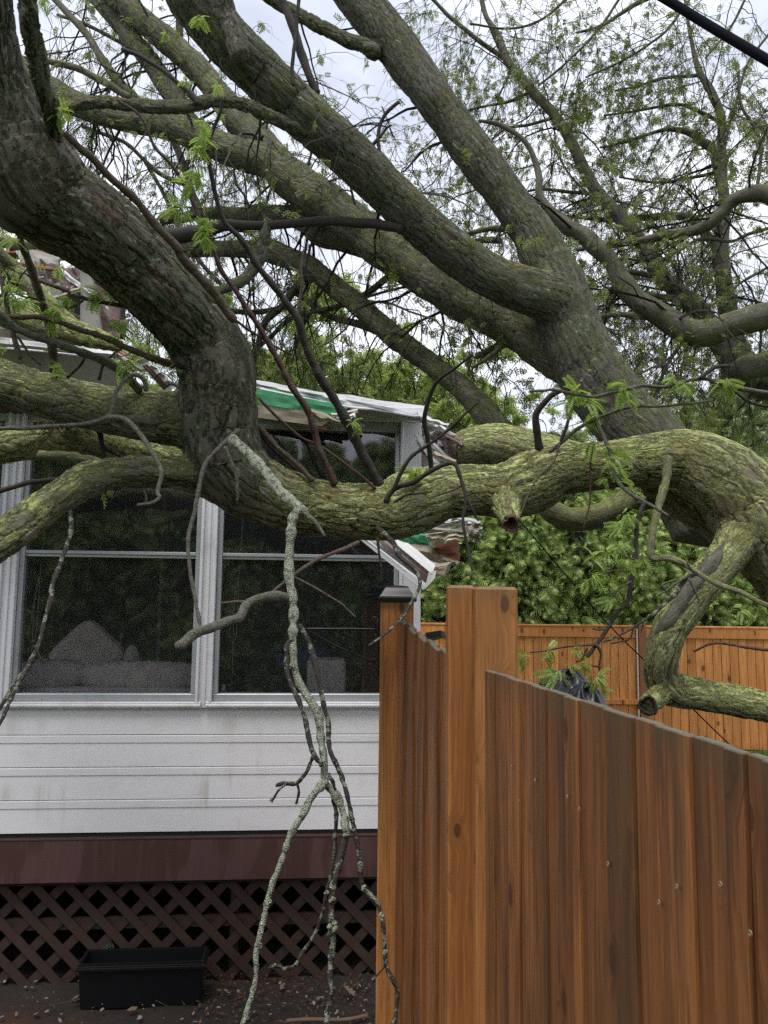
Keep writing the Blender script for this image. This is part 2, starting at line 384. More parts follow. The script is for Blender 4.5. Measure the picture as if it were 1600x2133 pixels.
M['grey_board'] = simple('grey_board', (.3, .28, .25), .7, .2, 8, .3, dirt=(.1, .09, .08), dirtam=.5)
M['red_wood'] = simple('red_wood', (.22, .085, .055), .75, .25, 8, .3, dirt=(.05, .035, .03), dirtam=.5, stretch=(.4, 1, 3))
M['black_plastic'] = simple('black_plastic', (.006, .0065, .008), .42, .2, 30, .1, spec=.4)
M['black_metal'] = simple('black_metal', (.012, .012, .013), .35, .1, 20, .1)
M['rubber'] = simple('cable_rubber', (.004, .005, .010), .85, .1, 30, .05, spec=.1)
M['bag'] = simple('bag_film', (.014, .015, .02), .25, .1, 10, .1, spec=.7)
M['cord'] = simple('cord', (.35, .34, .32), .7, .1, 20, .1)
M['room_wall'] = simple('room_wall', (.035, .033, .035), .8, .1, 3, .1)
M['fabric'] = simple('sofa_fabric', (.52, .46, .41), .95, .08, 60, .4)
M['pillow'] = simple('pillow_fabric', (.58, .50, .42), .95, .06, 70, .4)
M['curtain_red'] = simple('curtain_red', (.13, .055, .04), .9, .2, 10, .3, stretch=(6, 6, .4))
M['blue_cloth'] = simple('blue_cloth', (.03, .05, .16), .9, .2, 10, .3)
M['nest'] = simple('nest_litter', (.16, .1, .065), .9, .35, 40, .3)
M['leaf_litter'] = simple('leaf_litter', (.075, .034, .02), .7, .45, 25, .3)
M['cut_wood'] = simple('cut_wood', (.28, .11, .06), .7, .3, 60, .3)
M['hollow'] = simple('hollow_wood', (.035, .022, .016), .9, .4, 50, .5)
M['dead_leaf'] = simple('dead_leaf', (.17, .12, .08), .8, .3, 20, .3)
M['stone'] = simple('stone', (.2, .18, .15), .8, .3, 30, .4)
M['paper'] = simple('white_scrap', (.55, .54, .53), .7, .15, 20, .2)

def paint_brown():
    b = NB('brown_paint'); v = b.n('TexCoord').outputs['Object']
    c = b.mix(b.noise(b.mapv(v, (2, 1, 2)), 2.5, 4), (.062, .029, .025), (.082, .040, .035))
    wet = b.ramp(b.noise(b.mapv(v, (3.4, 1, 1.1), (1.3, 0, 0)), 1.3, 2), .50, .54)
    c = b.mix(b.math('MULTIPLY', wet, .30), c, (.18, .105, .11))
    st = b.ramp(b.noise(b.mapv(v, (40, 1, 3)), 1, 4), .5, .8); c = b.mix(b.math('MULTIPLY', st, .25), c, (.2, .13, .12))
    return b.surf(b.bsdf(c, b.math('MULTIPLY_ADD', wet, -.15, .5), b.bump(b.noise(b.mapv(v, (4, 1, 60)), 3, 3), .15, .002), spec=.4))
M['brown_paint'] = paint_brown()
M['lattice'] = simple('lattice_paint', (.055, .031, .026), .6, .25, 14, .3, dirt=(.03, .025, .02), dirtam=.4)

def wood_mat(name, light, deep, stain=.5, knots=1.0, gs=1.0, top_algae=True, rough=.55, gfac=1.0):
    b = NB(name); tcn = b.n('TexCoord'); v = tcn.outputs['Object']; oi = b.n('ObjectInfo').outputs['Random']
    off = b.n('CombineXYZ', X=b.math('MULTIPLY', oi, 37.0), Y=b.math('MULTIPLY', oi, 11.0), Z=b.math('MULTIPLY', oi, 53.0)).outputs[0]
    vo = b.vadd(v, off)
    kq = b.n('SeparateXYZ', i0=vo); kv = b.n('CombineXYZ', X=b.math('MULTIPLY', b.math('ADD', kq.outputs[0], kq.outputs[1]), 9 * gs), Y=b.math('MULTIPLY', kq.outputs[2], 4.2 * gs)).outputs[0]; kx = b.n('TexVoronoi', _voronoi_dimensions='2D', Scale=1.0, Vector=kv); kd = b.math('DIVIDE', kx.outputs[0], b.math('MULTIPLY_ADD', b.n('SeparateXYZ', i0=kx.outputs['Color']).outputs[0], .9, .4))
    keep = b.ramp(b.n('SeparateXYZ', i0=kx.outputs['Color']).outputs[1], .78 - .22 * knots, .80 - .22 * knots)
    kn = b.math('MULTIPLY', b.ramp(kd, .085, .13, 1, 0), keep)
    halo = b.math('MULTIPLY', b.ramp(kd, .1, .38, 1, 0), keep)
    warp = b.vscale(b.vadd(b.noise(b.mapv(vo, (5, 5, 1.2)), 1, 2, .5, 1), (.5, .5, .5), 'SUBTRACT'), .05)
    gv = b.vadd(b.vadd(vo, warp), b.n('CombineXYZ', X=b.math('MULTIPLY', halo, .02)).outputs[0])
    g1 = b.noise(b.mapv(gv, (70 * gs, 70 * gs, 1.6)), 1, 5, .65)
    g2 = b.noise(b.mapv(gv, (11 * gs, 11 * gs, .9)), 1, 3, .55)
    rings = b.math('SINE', b.math('MULTIPLY', b.noise(b.mapv(gv, (9 * gs, 9 * gs, .55)), 1, 1, .4), 75.0))
    rings = b.math('MULTIPLY_ADD', rings, .5, .5)
    c = b.mix(b.math('MULTIPLY_ADD', b.math('SUBTRACT', b.ramp(g2, .36, .64), .5), gfac, .5), deep, light)
    c = b.mix(b.math('MULTIPLY', rings, .32), c, tuple(x * .55 for x in deep))
    c = b.mix(b.math('MULTIPLY', b.ramp(g1, .42, .66), .5), c, tuple(min(1, x * 1.35) for x in light))
    fine_ = b.noise(b.mapv(gv, (190 * gs, 190 * gs, 2.2)), 1, 4, .7)
    c = b.mix(b.math('MULTIPLY', b.ramp(fine_, .52, .64), .55), c, tuple(x * .42 for x in deep))
    c = b.mix(b.ramp(oi, 0, 1, .0, .45), c, tuple(x * .62 for x in deep))
    stn = b.ramp(b.noise(b.mapv(vo, (9 * gs, 9 * gs, .8), (3, 1, 4)), 1, 4, .6), .50, .66)
    c = b.mix(b.math('MULTIPLY', stn, stain), c, (.052, .034, .022))
    c = b.mix(b.math('MULTIPLY', halo, .3), c, tuple(x * .5 for x in deep))
    c = b.mix(b.math('MULTIPLY', kn, .8), c, b.mix(b.noise(b.mapv(vo, (90, 90, 60)), 1, 3), (.03, .013, .008), (.11, .045, .02)))
    if top_algae:
        z = b.n('SeparateXYZ', i0=v).outputs[2]
        al = b.math('MULTIPLY', b.ramp(b.math('ADD', z, b.math('MULTIPLY', b.noise(b.mapv(vo, (22, 22, 3)), 1, 4), .16)), -.0, .15), .6)
        c = b.mix(al, c, (.075, .075, .042))
        nzz = b.n('SeparateXYZ', i0=b.n('NewGeometry').outputs['Normal']).outputs[2]
        c = b.mix(b.ramp(nzz, .6, .9), c, b.mix(b.noise(vo, 60, 4), (.07, .075, .055), (.17, .175, .14)))
    nrm = b.bump(b.math('ADD', g1, b.math('MULTIPLY', rings, .35)), .32, .0016 / gs)
    return b.surf(b.bsdf(c, b.math('MULTIPLY_ADD', g1, .25, rough - .05), nrm, spec=.28))
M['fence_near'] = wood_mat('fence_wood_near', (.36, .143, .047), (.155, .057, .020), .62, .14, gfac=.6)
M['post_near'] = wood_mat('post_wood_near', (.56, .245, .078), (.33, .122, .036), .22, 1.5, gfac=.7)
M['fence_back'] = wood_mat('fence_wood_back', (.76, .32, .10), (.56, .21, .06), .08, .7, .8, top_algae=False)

def soil_mat():
    b = NB('soil'); v = b.n('TexCoord').outputs['Object']
    n1 = b.noise(v, 9, 7, .7); c = b.mix(n1, (.012, .010, .009), (.045, .036, .028))
    c = b.mix(b.ramp(b.noise(v, 2.2, 3), .55, .65), c, (.05, .025, .015))
    return b.surf(b.bsdf(c, .75, b.bump(b.math('ADD', b.noise(v, 30, 8, .75), b.noise(v, 6, 3)), .9, .02), spec=.3))
M['soil'] = soil_mat()
def lawn_mat():
    b = NB('lawn'); v = b.n('TexCoord').outputs['Object']
    c = b.mix(b.noise(v, 40, 6, .7), (.035, .07, .012), (.12, .2, .04))
    c = b.mix(b.math('MULTIPLY', b.ramp(b.noise(v, 1.2, 4), .5, .7), .4), c, (.09, .075, .035))
    return b.surf(b.bsdf(c, .85, b.bump(b.noise(v, 120, 5, .8), .8, .02), spec=.2))
M['lawn'] = lawn_mat()
def glass_mat():
    b = NB('window_glass'); v = b.n('TexCoord').outputs['Object']
    dr = b.ramp(b.vor(b.mapv(v, (1, .01, .6)), 55, 'F1'), .05, .10, 1, 0)
    dr = b.math('MULTIPLY', dr, b.ramp(b.noise(v, 5, 3), .50, .6))
    fr = b.n('LayerWeight', Blend=.12).outputs['Fresnel']
    fac = b.math('ADD', fr, .065, clamp=True)
    nrm = b.bump(b.noise(v, 3.0, 2), .10, .02)
    gl = b.n('BsdfGlossy', Color=(.95, .93, 1), Roughness=.035); b.set(gl.inputs['Normal'], nrm)
    tr = b.n('BsdfTransparent', Color=(.84, .84, .88))
    x = b.n('MixShader', i0=fac, i1=tr.outputs[0], i2=gl.outputs[0])
    df = b.n('BsdfDiffuse', Color=(.5, .52, .55))
    y = b.n('MixShader', i0=b.math('MULTIPLY_ADD', dr, .3, .016), i1=x.outputs[0], i2=df.outputs[0])
    return b.surf(y.outputs[0])
M['glass'] = glass_mat()

# ------------------------------------------------------------------ ground
def ground(name, x0, x1, y0, y1, z, mat, n, amp, **kw):
    xs = np.linspace(x0, x1, n); ys = np.linspace(y0, y1, n); X, Y = np.meshgrid(xs, ys)
    Zz = z + amp * (np.sin(X * 3.1 + Y) * np.cos(Y * 2.3) * .5 + np.sin(X * 7.7 + 1) * np.sin(Y * 6.1) * .3 + np.sin(X * 17 + Y * 5) * np.sin(Y * 15) * .2)
    V = np.stack([X, Y, Zz], -1).reshape(-1, 3)
    i = np.arange(n - 1)[:, None] * n + np.arange(n - 1)[None]
    Q = np.stack([i, i + 1, i + n + 1, i + n], -1).reshape(-1, 4)
    return link(name, mesh_np(name, V, Q, smooth=True), mat, kind='structure', **kw)
ground('ground', -400, 400, -400, 400, -0.06, M['lawn'], 3, 0)
GZ = .105
ground('soil_bed', -4.5, 3.2, .2, 5.2, GZ, M['soil'], 150, .018)
ground('lawn', .15, 14, 5.2, 16, 0.02, M['lawn'], 60, .02)

# ------------------------------------------------------------------ the house (a porch with large windows)
YAW = math.radians(4.7)
ux = np.array([math.cos(YAW), math.sin(YAW), 0]); uy = np.array([-math.sin(YAW), math.cos(YAW), 0])
pc = P(430, 1200, 3.6)
def ray_wall(px, py, off=0.0):
    d = P(px, py, 1.0) - np.array([0, 0, EYE]); o = np.array([0, 0, EYE])
    t = ((pc - uy * off - o) @ uy) / (d @ uy); return o + d * t
H0 = ray_wall(868, 1100); H0[2] = 0
def Wl(px, py, off=0.0):
    q = ray_wall(px, py, off) - H0; return float(q @ ux), float(q[2])
house = empty('porch_house', 'white vinyl sided porch with large dark windows crushed under the fallen tree', 'house', tuple(H0), YAW)
XL = -3.6
sill_z = Wl(430, 1464)[1]; bot_z = Wl(430, 1739)[1]; brown_z = Wl(430, 1829)[1]; top_z = Wl(780, 868)[1]
course = (sill_z - bot_z) / 4.12
# siding planks : flat face, raised lip, thin shadow line
def plank(z0, z1):
    prof = [(0, z0), (-.012, z0 + .002), (-.010, z1 - .036), (-.0132, z1 - .0335), (-.0132, z1 - .004), (-.012, z1), (0, z1)]
    V = []; 
    for x in (XL, -.0): V += [(x, y, z) for y, z in prof]
    n = len(prof); Fs = [(i, i + 1, n + i + 1, n + i) for i in range(n - 1)] + [tuple(range(n - 1, -1, -1)), tuple(range(n, 2 * n))]
    m = bpy.data.meshes.new('siding_plank'); m.from_pydata(V, [], Fs); return m
z = sill_z
while z > bot_z + .02:
    z0 = max(z - course, bot_z); link('siding_plank', plank(z0 + .0015, z), M['vinyl'], house); z -= course
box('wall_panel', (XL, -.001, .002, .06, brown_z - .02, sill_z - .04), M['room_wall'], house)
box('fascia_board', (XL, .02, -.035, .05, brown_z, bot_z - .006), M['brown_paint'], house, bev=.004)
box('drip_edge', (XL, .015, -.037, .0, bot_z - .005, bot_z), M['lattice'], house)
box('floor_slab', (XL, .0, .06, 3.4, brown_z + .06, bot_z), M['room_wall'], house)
# windows
def win(x0, x1, zb, zt, zm):
    f = .022
    fr = box('window', [(x0, x1, -.012, .05, zb, zb + .034), (x0, x1, -.012, .05, zt - .05, zt), (x0, x0 + f, -.0125, .05, zb + .034, zt - .05), (x1 - f, x1, -.0125, .05, zb + .034, zt - .05)], M['alu'], house, bev=.003)
    box('sash_rail', [(x0 + f, x1 - f, -.004, .034, zm - .012, zm + .004), (x0 + f, x1 - f, .002, .03, zm - .026, zm - .0125)], M['alu'], fr, bev=.0015)
    box('pane', (x0 + f, x1 - f, .018, .021, zb + .034, zm - .026), M['glass'], fr)
    box('pane', (x0 + f, x1 - f, .012, .015, zm + .004, zt - .05), M['glass'], fr)
    return fr
zb = Wl(430, 1460)[1]; zm = Wl(430, 1153)[1]; zt = top_z - .03
wx = [(Wl(34, 1300)[0], Wl(413, 1300)[0]), (Wl(449, 1300)[0], Wl(829, 1300)[0])]
wx.insert(0, (wx[0][0] - (wx[0][1] - wx[0][0]) - .085, wx[0][0] - .085))
wx.insert(0, (wx[0][0] - .96, wx[0][0] - .085))
for a, b_ in wx: win(a, b_, zb, zt, zm)
for (a, b_), (c, d) in zip(wx[:-1], wx[1:]):
    q = b_; e = c; s3 = (e - q) / 5
    box('mullion', [(q + .0015, e - .0015, -.02, .05, zb - .03, zt), (q + .002, q + s3, -.036, -.0205, zb - .03, zt), (e - s3, e - .002, -.036, -.0205, zb - .03, zt), (q + 2 * s3, q + 3 * s3, -.027, -.0205, zb - .03, zt)], M['white_trim'], house, bev=.0025)
lx = wx[-1][1]
box('corner_trim', [(lx + .0015, .02, -.022, .06, bot_z, zt), (lx + .0015, lx + .016, -.036, -.0225, zb, zt)], M['white_trim'], house, bev=.003)
box('head_board', (XL, .02, -.022, .06, zt + .001, top_z + .05), M['white_trim'], house, bev=.003)
for a, b_ in wx:
    box('window_sill', [(a - .03, b_ + .03, -.034, .045, zb - .030, zb - .001), (a - .03, b_ + .03, -.040, -.0345, zb - .022, zb - .012)], M['white_trim'], house, bev=.002)
# room shell behind the windows
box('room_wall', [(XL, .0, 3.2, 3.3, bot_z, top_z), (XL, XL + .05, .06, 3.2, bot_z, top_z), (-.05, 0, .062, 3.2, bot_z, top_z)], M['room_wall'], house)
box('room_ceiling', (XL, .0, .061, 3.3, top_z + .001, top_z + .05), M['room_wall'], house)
# door frame strips and a folded curtain at the back of the room
box('door_frame', [(-2.75, -2.72, 3.13, 3.19, bot_z, bot_z + 2.0), (-1.9, -1.87, 3.13, 3.19, bot_z, bot_z + 2.0)], M['white_trim'], house)
box('curtain', [( -2.95 + i * .05, -2.912 + i * .05, 2.9 + .02 * (i % 2), 2.93 + .02 * (i % 2), bot_z + .1, top_z - .2) for i in range(6)], M['curtain_red'], house, bev=.008)

# room contents
def soft(name, w_, d_, h_, mat, parent=None, e=2.6, n=26, seed=0, **kw):
    th = np.linspace(-math.pi / 2, math.pi / 2, n); ph = np.linspace(0, 2 * math.pi, 2 * n, endpoint=False)
    T_, Ph = np.meshgrid(th, ph, indexing='ij')
    sp = lambda a, q: np.sign(a) * np.abs(a) ** q
    X = w_ / 2 * sp(np.cos(T_), 2 / e) * sp(np.cos(Ph), 2 / e); Y = d_ / 2 * sp(np.cos(T_), 2 / e) * sp(np.sin(Ph), 2 / e); Z_ = h_ / 2 * sp(np.sin(T_), 2 / e)
    Z_ = Z_ + .02 * h_ * np.sin(X * 9 + seed) * np.cos(Y * 5)
    V = np.stack([X, Y, Z_ + h_ / 2], -1).reshape(-1, 3); i = np.arange(n - 1)[:, None] * 2 * n; j = np.arange(2 * n)[None]
    Q = np.stack([i + j, i + (j + 1) % (2 * n), i + 2 * n + (j + 1) % (2 * n), i + 2 * n + j], -1).reshape(-1, 4)
    return link(name, mesh_np(name, V, Q, smooth=True), mat, parent, **kw)
def in_house(x, y, z): q = H0 + ux * x + uy * y; return (float(q[0]), float(q[1]), float(z))
def room(px, py, d):
    """local house coordinates of what is seen at (px, py) at depth d behind the wall face"""
    q = ray_wall(px, py, -d); r_ = q - H0; return float(r_ @ ux), float(r_[2])
def ray_wall_in(px, py, d):
    dd = P(px, py, 1.0) - np.array([0, 0, EYE]); o_ = np.array([0, 0, EYE]); t = ((pc + uy * d - o_) @ uy) / (dd @ uy); q = o_ + dd * t - H0
    return float(q @ ux), float(q[2])
sx, szt = ray_wall_in(210, 1372, .35); szb = ray_wall_in(210, 1446, .35)[1]
sofa = empty('sofa', 'pale beige sofa seen through the left window below the tall pillow', 'sofa', in_house(sx, .45, szb - .45), YAW)
box('sofa_base', (-.75, .75, -.3, .4, 0, .40), M['fabric'], sofa, bev=.03)
def cush(x0, x1, yt, yb, d, mat, parent, seed, e=3.0, th=.2, **kw):
    a = ray_wall_in(x0, yt, d); b_ = ray_wall_in(x1, yb, d); o = soft(kw.pop('nm', 'back_cushion'), b_[0] - a[0], th, a[1] - b_[1], mat, parent, e, seed=seed, **kw)
    c = ((a[0] + b_[0]) / 2, d, b_[1]); 
    if parent is not None: o.location = (c[0] - sx, d - .45, c[2] - (szb - .45))
    else: o.location = in_house(*c)
    return o
cush(38, 178, 1374, 1440, .30, M['fabric'], sofa, 1); cush(168, 425, 1376, 1443, .30, M['fabric'], sofa, 4); cush(30, 430, 1430, 1462, .16, M['fabric'], sofa, 7, 6, .1)
a = ray_wall_in(203, 1322, .5); pl = soft('pillow', .30, .12, .30, M['pillow'], None, 5.5, label='tan square pillow standing on its corner behind the sofa cushions', cat='pillow')
pl.location = in_house(a[0] - .15, .5, a[1] - .215); pl.rotation_euler = (0, math.radians(45), YAW)
cush(258, 290, 1343, 1400, .48, M['pillow'], None, 3, 1.7, .1, nm='pillow', label='small pale cushion tip poking up right of the tall pillow', cat='cushion')
box('storage_box', (-.1, .1, -.1, .1, 0, .17), M['fabric'], None, bev=.01, label='pale box low inside the right window near the fence post', cat='box', loc=in_house(-.43, .35, Wl(700, 1448)[1] - .03), rot=(0, 0, YAW))
o = soft('cloth_pile', .34, .3, .16, M['blue_cloth'], None, 2.4, label='blue cloth heap inside the right window', cat='cloth'); o.location = in_house(-.55, .85, Wl(700, 1430)[1] - .03)

def wire(name, pts, r, mat, parent=None, nseg=6, step=.02, **kw):
    C = catmull(np.array(pts, float), step, 3); V, Fs, bk = tube_geo(C, np.full(len(C), r), nseg)
    return link(name, mesh_np(name, V, Fs, {'bark': bk}, smooth=True), mat, parent, **kw)
for k, (cx, pyk) in enumerate(((86, 1215), (500, 1220))):
    x, zt_ = Wl(cx, 960); zl = Wl(cx, pyk)[1]; zlo = Wl(cx, 1340)[1]; y = .055
    pts = [(x + .025, y, zt - .05), (x + .012, y, zl + .15), (x, y, zl), (x - .02, y, zl - .15), (x - .03, y, zlo + .03), (x - .012, y, zlo), (x + .004, y, zlo + .05), (x + .006, y, zl), (x - .004, y, zl + .01), (x - .012, y, zl - .1), (x - .01, y, zlo - .15)]
    wire('blind_cord', pts, .0014, M['cord'], house)
box('cord_weight', (Wl(458, 1440)[0], Wl(466, 1440)[0] + .0, .05, .07, zb + .04, zb + .07), M['white_trim'], house, bev=.004)

# lattice skirt
GZ = .105
lz0 = GZ - .01; lz1 = brown_z - .003
lat = empty('lattice_skirt', 'brown diagonal wooden lattice closing the gap below the porch', 'lattice', in_house(0, -.0, 0), YAW)
def slat(xm, sgn, y):
    """45 degree slat crossing z = 0 at xm, trimmed to the panel"""
    h = lz1 - lz0; hw = .0195 * math.sqrt(2); x0, x1 = XL, -.03
    poly = [(xm - hw, lz0), (xm + hw, lz0), (xm + hw + sgn * h, lz1), (xm - hw + sgn * h, lz1)]
    if max(p[0] for p in poly) < x0 + .03 or min(p[0] for p in poly) > x1 - .03: return
    # clip against x0..x1
    def clip(ps, f, g):
        o = []
        for i, a in enumerate(ps):
            c = ps[(i + 1) % len(ps)]; fa, fc = f(a), f(c)
            if fa >= 0: o.append(a)
            if fa * fc < 0: t = fa / (fa - fc); o.append((a[0] + (c[0] - a[0]) * t, a[1] + (c[1] - a[1]) * t))
        return o
    poly = clip(poly, lambda p: p[0] - x0, 0); poly = clip(poly, lambda p: x1 - p[0], 0)
    if len(poly) < 3: return
    n = len(poly); y += rnd.uniform(-.001, .001)
    V = [(p[0], y, p[1]) for p in poly] + [(p[0], y + .007, p[1]) for p in poly]
    Fs = [tuple(range(n - 1, -1, -1)), tuple(range(n, 2 * n))] + [(i, (i + 1) % n, n + (i + 1) % n, n + i) for i in range(n)]
    m = bpy.data.meshes.new('slat'); m.from_pydata(V, [], Fs); link('slat', m, M['lattice'], lat)
sp_ = .1475
for k in range(-4, 30):
    slat(-k * sp_ + .02, -1, .030); slat(XL + (k - 3) * sp_ * 1.0 + .07, 1, .0385)
box('skirt_rail', (XL, -.03, .0465, .066, .335, .385), M['lattice'], lat)
for q in (-.84, -2.28, -3.28): box('skirt_stud', (q - .02, q + .02, .0665, .10, 0, lz1), M['lattice'], lat)
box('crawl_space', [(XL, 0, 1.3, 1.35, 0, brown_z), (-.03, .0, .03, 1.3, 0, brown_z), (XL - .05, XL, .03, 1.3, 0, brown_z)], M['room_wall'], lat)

# planter
zg = 0.0
def trough(w_, d_, h_, t=.008, flare=.025):
    # rings : outside bottom -> outside top -> rim -> inside
    prof = [(-flare, 0), (0, h_ - .03), (.012, h_ - .03), (.012, h_ - .014), (.006, h_ - .012), (.006, h_), (-t, h_), (-t - .004, h_ * .5)]
    V = []; n = 4
    for o_, z_ in prof:
        a, b_ = w_ / 2 + o_, d_ / 2 + o_; V += [(-a, -b_, z_), (a, -b_, z_), (a, b_, z_), (-a, b_, z_)]
    Fs = [(3, 2, 1, 0)]
    for k in range(len(prof) - 1):
        for i in range(4): Fs.append((k * 4 + i, k * 4 + (i + 1) % 4, k * 4 + 4 + (i + 1) % 4, k * 4 + 4 + i))
    k = (len(prof) - 1) * 4; Fs.append((k, k + 1, k + 2, k + 3)); return V, Fs
px_c = P(291, 2040, 3.27)
planter = empty('planter', 'empty black plastic trough planter standing on the soil before the lattice', 'planter', (float(P(291, 2040, 3.22)[0]), 3.47, GZ), YAW)
V, Fs = trough(.52, .13, .19, flare=.010); m = bpy.data.meshes.new('planter_body'); m.from_pydata(V, [], Fs)
import bmesh
bm = bmesh.new(); bm.from_mesh(m); bmesh.ops.bevel(bm, geom=bm.edges[:], offset=.003, segments=2, affect='EDGES'); bm.to_mesh(m); bm.free()
link('planter_body', m, M['black_plastic'], planter)
box('planter_soil', (-.245, .245, -.05, .05, .09, .12), M['soil'], planter)

# ------------------------------------------------------------------ crumpled sheets : roof and debris
def sheet(name, corners, mat, parent=None, th=.004, nx=24, ny=10, crumple=.0, fs=6.0, seed=0, rib=0.0, ribn=8, ragged=0.0, **kw):
    """corners: (px,py,Z) top-left, top-right, bottom-right, bottom-left; a sheet of metal or board with real thickness."""
    r = np.random.default_rng(seed); c = [P(*q) for q in corners]
    u = np.linspace(0, 1, nx)[None, :, None]; v = np.linspace(0, 1, ny)[:, None, None]
    if ragged:
        e1 = 1 - ragged * np.abs(smooth_noise(nx, 2.2, 1, r))[None, :, None]; v = v * e1
    G = (c[0] * (1 - u) + c[1] * u) * (1 - v) + (c[3] * (1 - u) + c[2] * u) * v
    nrm = np.cross(c[1] - c[0], c[3] - c[0]); nrm /= np.linalg.norm(nrm)
    a = np.zeros((ny, nx))
    if crumple:
        U2, V2 = np.meshgrid(np.linspace(0, 1, nx), np.linspace(0, 1, ny))
        for k in range(7):
            f1, f2, p_ = r.uniform(-fs, fs), r.uniform(-fs, fs), r.uniform(0, 6)
            a += crumple / 3 * (np.abs(np.sin(U2 * f1 + V2 * f2 + p_)) - .5)
    if rib:
        a += rib * (np.sin(np.linspace(0, ribn * 2 * math.pi, ny)) > 0)[:, None]
    G = G + a[..., None] * nrm
    V = np.vstack([G.reshape(-1, 3), (G - nrm * th).reshape(-1, 3)]); N = nx * ny
    i = (np.arange(ny - 1)[:, None] * nx + np.arange(nx - 1)[None]).reshape(-1)
    Q = np.stack([i, i + nx, i + nx + 1, i + 1], -1); Q2 = np.stack([i + N, i + 1 + N, i + nx + 1 + N, i + nx + N], -1)
    rim = []
    for k in range(nx - 1): rim += [(k, k + 1, k + 1 + N, k + N), ((ny - 1) * nx + k, (ny - 1) * nx + k + N, (ny - 1) * nx + k + 1 + N, (ny - 1) * nx + k + 1)]
    for k in range(ny - 1): rim += [(k * nx, k * nx + N, (k + 1) * nx + N, (k + 1) * nx), (k * nx + nx - 1, (k + 1) * nx + nx - 1, (k + 1) * nx + nx - 1 + N, k * nx + nx - 1 + N)]
    o0 = np.array(parent.matrix_basis.translation) if parent is not None else c[3]
    if parent is not None:
        Rz = np.array(Matrix.Rotation(-parent.rotation_euler[2], 3, 'Z')); Vw = (V - o0) @ Rz.T
    else: Vw = V - o0
    o = link(name, mesh_np(name, Vw, [Q, Q2, np.array(rim)]), mat, parent, **kw)
    if parent is None: o.location = o0
    return o
exec_roof = True
# bent roof of the porch, right part
sheet('roof_sheet', [(440, 775, 4.1), (884, 850, 4.0), (882, 866, 3.50), (440, 796, 3.55)], M['roof_metal'], house, .006, 50, 14, .03, 9, 3)
sheet('roof_edge', [(525, 796, 3.548), (884, 862, 3.53), (880, 880, 3.54), (525, 803, 3.55)], M['roof_metal'], house, .008, 60, 5, .03, 14, 5)
sheet('foam_board', [(520, 806, 3.56), (730, 848, 3.56), (694, 864, 3.565), (520, 838, 3.57)], M['green_foam'], house, .05, 20, 4, .008, 9, 7)
sheet('fascia_board', [(520, 836, 3.565), (704, 862, 3.56), (672, 889, 3.57), (520, 868, 3.57)], M['tan_wood'], house, .04, 20, 4, .004, 9, 9)
sheet('soffit_strip', [(510, 866, 3.60), (760, 884, 3.63), (760, 890, 3.63), (510, 880, 3.6)], M['grey_board'], house, .02, 8, 3, .003)
# crumpled corner flap, right
sheet('corner_flap', [(876, 862, 3.55), (962, 918, 3.4), (946, 948, 3.4), (880, 900, 3.5)], M['brown_metal'], house, .004, 16, 8, .05, 8, 21)
sheet('corner_flap', [(872, 858, 3.5), (926, 886, 3.45), (920, 930, 3.44), (884, 925, 3.5)], M['white_metal'], house, .004, 16, 10, .07, 8, 22)
sheet('soffit_panel', [(870, 915, 3.72), (914, 900, 3.7), (944, 962, 3.7), (872, 985, 3.75)], M['grey_board'], house, .008, 10, 8, .02, 5, 23)
sheet('soffit_panel', [(898, 925, 3.55), (922, 930, 3.5), (948, 962, 3.45), (930, 974, 3.5)], M['white_metal'], house, .004, 10, 8, .015, 5, 24, rib=.008, ribn=3)
box('wall_side', (-.0, .008, .06, 3.3, bot_z, top_z - .1), M['vinyl'], house)
# left : eave, gutter, torn roof
sheet('gutter', [(-160, 690, 3.1), (232, 735, 3.35), (236, 744, 3.33), (-160, 706, 3.08)], M['white_metal'], house, .02, 30, 4, .006, 8, 31)
sheet('eave_board', [(-160, 708, 3.12), (236, 746, 3.36), (246, 806, 3.42), (-160, 790, 3.2)], M['grey_board'], house, .02, 30, 6, .008, 5, 32)
sheet('soffit_panel', [(-160, 792, 3.22), (246, 808, 3.43), (262, 868, 3.62), (-160, 850, 3.55)], M['brown_metal'], house, .01, 20, 6, .004, 5, 33)
sheet('roof_sheet', [(-160, 610, 4.4), (270, 668, 4.4), (236, 737, 3.38), (-160, 690, 3.12)], M['mossy_roof'], house, .01, 40, 24, .05, 8, 34)
# torn siding strips with ribs, near the trunk
deb = []
def debris(name, label, cat, corners, mat, **kw):
    return sheet(name, corners, mat, None, label=label, cat=cat, **kw)
debris('siding_strip', 'striped white and brown ribbed metal strip sliding off the roof left of the trunk', 'metal panel', [(282, 752, 3.0), (300, 745, 2.98), (368, 806, 3.0), (345, 818, 3.03)], M['white_metal'], th=.006, nx=20, ny=9, crumple=.006, fs=4, seed=41, rib=.012, ribn=4)
debris('siding_strip', 'narrow brown metal strip beside the striped strip left of the trunk', 'metal panel', [(296, 762, 2.97), (306, 758, 2.97), (352, 806, 2.99), (340, 811, 3.0)], M['brown_metal'], th=.004, nx=12, ny=4, crumple=.004, seed=42)
debris('crumpled_sheet', 'crumpled brown metal sheet high on the torn roof at far left', 'metal sheet', [(70, 540, 4.3), (196, 560, 4.25), (190, 592, 4.1), (66, 606, 4.1)], M['crumple'], th=.004, nx=40, ny=14, crumple=.07, fs=16, seed=43)
debris('wall_board', 'pale torn board lying at the top of the broken roof on the left', 'board', [(30, 520, 4.4), (130, 534, 4.35), (120, 566, 4.3), (60, 570, 4.3)], M['grey_board'], th=.02, nx=14, ny=6, crumple=.02, seed=44)
